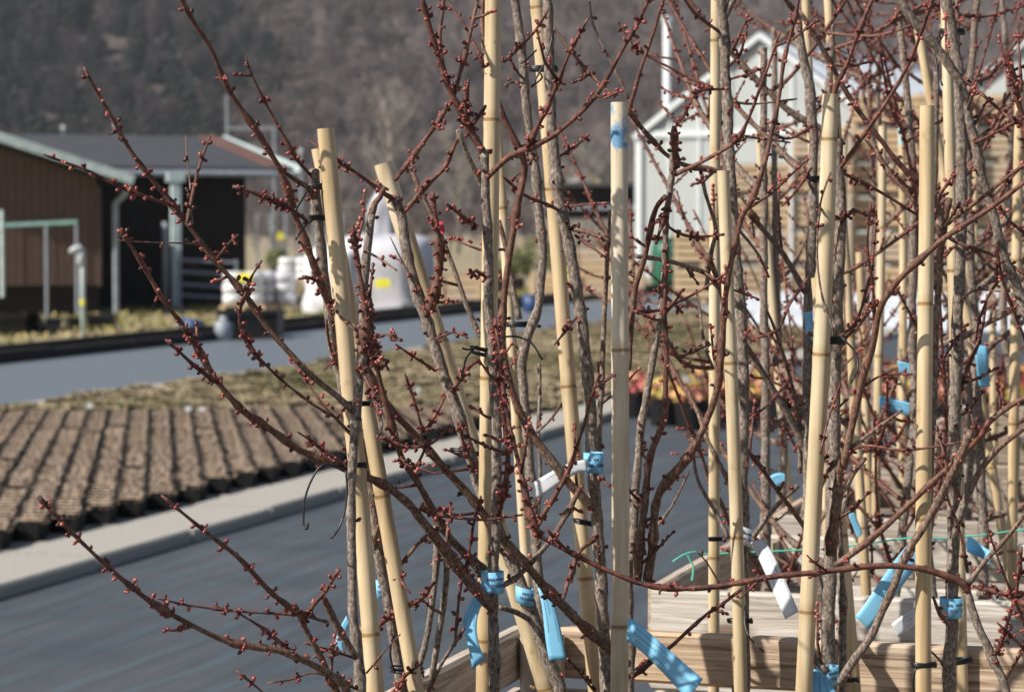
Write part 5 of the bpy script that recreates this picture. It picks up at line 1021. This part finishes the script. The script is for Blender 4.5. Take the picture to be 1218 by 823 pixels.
def strip_pts(sv, d0, d1): return [at(*[float(c) for c in w_.split(',')], d0) for w_ in sv.split()]
def tree_tag(label, cx, cy, D, wpx, hpx, left, right, dd, mat, lines=5, tilt=0.0, seed=0, cmat=None):
    """collar band round the stem, plus a strip given by its two long edges (pixel traces), which hangs free in front"""
    r = random.Random(seed + 900); c = at(cx, cy, D); t = thing('plant_tag', c, label, 'tag', 'plant tags'); k = D / F
    if wpx:
        m = MB(); n = 24; a = wpx / 2 * k
        for i, z in enumerate((-hpx / 2, hpx / 2)):
            for j in range(n): an = 2 * math.pi * j / n; m.v.append(tuple(c + Vector((math.cos(an) * a, math.sin(an) * a, z * k + tilt * math.cos(an) * a)))); m.a.append(0)
        m.f = [(j, (j + 1) % n, n + (j + 1) % n, n + j) for j in range(n)]; cl = m.build('collar', M[cmat or mat], t, True)
        so = cl.modifiers.new('thick', 'SOLIDIFY'); so.thickness = .0004
        m = MB()
        for z0, h_ in ((.12, .12), (-.2, .16)):
            for j in range(16, 23):
                if r.random() < .8:
                    v = []
                    for an, z in ((j, z0 * hpx), (j + .8, z0 * hpx), (j + .8, (z0 + h_) * hpx), (j, (z0 + h_) * hpx)):
                        q = 2 * math.pi * an / 24; v.append(c + Vector((math.cos(q) * (a + .0006), math.sin(q) * (a + .0006), z * k + tilt * math.cos(q) * a)))
                    m.add(v, [(0, 1, 2, 3)])
        if m.v: m.build('print', M['print'], cl)
    if left:
        n = 18
        def even(P4):                                                # one smooth cubic through the four given points
            o_ = []
            for i in range(n + 1):
                t_ = 3.0 * i / n; o_.append(sum((P4[a] * math.prod((t_ - b) / (a - b) for b in range(4) if b != a) for a in range(4)), Vector((0, 0, 0))))
            return o_
        A = even([at(*[float(q) for q in w_.split(',')], D + d) for w_, d in zip(left.split(), dd)]); B = even([at(*[float(q) for q in w_.split(',')], D + d) for w_, d in zip(right.split(), dd)])
        m = MB()
        for i in range(n + 1):
            for f in (0, .25, .5, .75, 1): m.v.append(tuple(A[i].lerp(B[i], f) + Vector((0, -.0004 * math.sin(math.pi * f), 0)))); m.a.append(0)
        m.f = [(i * 5 + j, i * 5 + j + 1, (i + 1) * 5 + j + 1, (i + 1) * 5 + j) for i in range(n) for j in range(4)]; sp = m.build('strip', M[mat], t, True)
        so = sp.modifiers.new('thick', 'SOLIDIFY'); so.thickness = .0004; so.offset = 0
        m = MB(); Lc = (B[n // 2] - A[n // 2]).length
        for li in range(lines):                                     # lines of print run along the strip
            f = .22 + .5 * li / max(1, lines - 1); pos = r.uniform(.12, .2); end = r.uniform(.35, .8)
            while pos < end:
                w_ = r.uniform(.008, .03); i0, i1 = pos * n, min(n - .01, (pos + w_) * n); hh = .042 if li % 2 else .028
                def pt(ii, ff): i = int(ii); g = ii - i; return A[i].lerp(A[min(n, i + 1)], g).lerp(B[i].lerp(B[min(n, i + 1)], g), ff) + Vector((0, -.0004 * math.sin(math.pi * ff) - .0006, 0))
                m.add([pt(i0, f), pt(i1, f), pt(i1, f + hh), pt(i0, f + hh)], [(0, 1, 2, 3)]); pos += w_ + r.uniform(.006, .014)
        if m.v: m.build('print', M['print'], sp)
    return t
tree_tag('pale blue tag hanging twisted in front of the thick tall cane', 586, 692, 2.58, 27, 26, '574,690 553,730 553,752 562,797', '588,704 572,722 567,750 577,782', (-.014, -.02, -.03, -.035), 'tag_blue', 3, 0, 1)
tree_tag('blue tag hanging flat from the collar on the slanting trunk', 624, 708, 2.735, 22, 20, '639,698 645,725 648,752 653,785', '655,706 662,728 668,752 674,784', (-.012, -.02, -.025, -.03), 'tag_blue', 3, -.25, 2)
tree_tag('large blue tag stretched out slantwise from the foot of the grey cane', 751, 740, 2.72, 0, 0, '747,733 770,750 800,776 836,807', '745,762 760,772 785,796 818,832', (-.09, -.10, -.115, -.135), 'tag_blue', 3, 0, 3)
tree_tag('white tag stretched out sideways from the blue collar on the rough trunk', 706, 550, 2.78, 24, 24, '698,546 672,553 650,564 628,577', '699,562 680,566 655,583 630,598', (-.016, -.014, -.008, -.002), 'tag_white', 2, 0, 4, 'tag_blue')
tree_tag('long white tag hanging slantwise in front of the grey board', 884, 636, 2.89, 22, 22, '893,645 905,670 919,702 934,736', '907,640 920,660 935,692 950,727', (-.03, -.05, -.07, -.09), 'tag_white', 2, -.4, 5)
tree_tag('bright blue tag at the foot of the tree with the double tie', 984, 803, 2.66, 27, 22, '966,794 962,806 957,820 955,835', '982,801 988,812 994,822 1004,835', (-.02, -.03, -.035, -.04), 'tag_blue', 3, .1, 6)
tree_tag('folded pale blue tag beside the straight flat cut cane', 1092, 655, 2.66, 0, 0, '1086,640 1060,672 1038,704 1017,733', '1110,650 1078,690 1055,722 1034,748', (-.0, -.02, -.03, -.035), 'tag_blue', 3, 0, 7)
tree_tag('small whitish tag against the grey board', 1090, 735, 2.74, 0, 0, '1089,722 1080,727 1070,734 1060,742', '1090,742 1082,748 1075,753 1069,758', (0, 0, 0, 0), 'tag_white', 3, 0, 8)
tree_tag('blue collar printed with dark marks around the right trunk', 1131, 722, 2.75, 27, 24, None, None, None, 'tag_blue', 0, 0, 9)
tree_tag('small blue tag behind the leaning cane of the outermost trees', 454, 700, 2.60, 16, 22, '412,732 405,745 400,758 400,768', '416,740 411,752 408,764 410,776', (-.06, -.06, -.06, -.06), 'tag_blue', 2, 0, 10)
tree_tag('blue tag lying level in the rear crates behind the straight cane', 1070, 484, 3.60, 0, 0, '1046,471 1062,474 1078,478 1096,483', '1046,486 1062,490 1078,494 1094,500', (0, .02, .02, .03), 'tag_blue', 3, 0, 11)
tree_tag('upright blue tag in the rear crates beside the blue collared trunk', 1168, 435, 3.50, 0, 0, '1159,410 1160,428 1162,445 1165,460', '1174,412 1176,430 1177,446 1178,460', (0, .0, .01, .02), 'tag_blue', 3, 0, 12)
tree_tag('small blue tag caught behind the straight cane', 1076, 437, 3.6, 0, 0, '1068,430 1074,430 1080,432 1086,434', '1070,444 1075,445 1080,446 1086,447', (0, 0, 0, 0), 'tag_blue', 2, 0, 13)
tree_tag('small blue tag low in the gap before the brown corner post', 925, 572, 3.5, 0, 0, '916,566 922,563 928,562 934,564', '920,580 925,580 929,578 934,576', (0, 0, 0, 0), 'tag_blue', 2, 0, 14)
tree_tag('blue tag in the shade behind the stout cane', 1015, 626, 3.55, 0, 0, '1009,610 1012,620 1016,630 1020,640', '1017,610 1020,618 1023,626 1026,634', (0, 0, 0, 0), 'tag_blue', 2, 0, 15)
tree_tag('blue tag fluttering behind the blue collared trunk', 1162, 652, 3.45, 0, 0, '1150,636 1160,642 1170,650 1180,656', '1150,656 1160,660 1168,664 1176,672', (0, .02, .02, 0), 'tag_blue', 3, 0, 16)
tree_tag('tiny white and blue tag beside the stout cane', 961, 384, 2.95, 0, 0, '956,372 957,380 958,388 958,397', '966,370 967,380 967,388 966,398', (0, 0, 0, 0), 'tag_blue', 2, 0, 17)
tree_tag('small pink ribbon on a budded shoot beside the slanting cane', 525, 268, 2.69, 0, 0, '522,264 523,268 524,273 525,278', '527,263 528,268 529,273 528,279', (0, -.006, 0, 0), 'tag_pink', 0, 0, 18)
tw = MB(); P = catmull(px('800,668 812,660 826,656 842,659 880,657 930,655 985,652 1040,645 1080,640 1120,640 1160,637 1230,628', 3.36, 3.40), .01); tw.tube(P, .0013, 6)
o = tw.build('green_twine', M['twine'], smooth=True, origin=P[0]); tag(o, 'thin green twine strung across the front of the second crate', 'twine')
tw = MB(); P2 = catmull(px('818,660 822,668 825,676 823,690', 3.36, 3.36), .006); tw.tube(P2, .0013, 6); tw.build('loose_end', M['twine'], o)
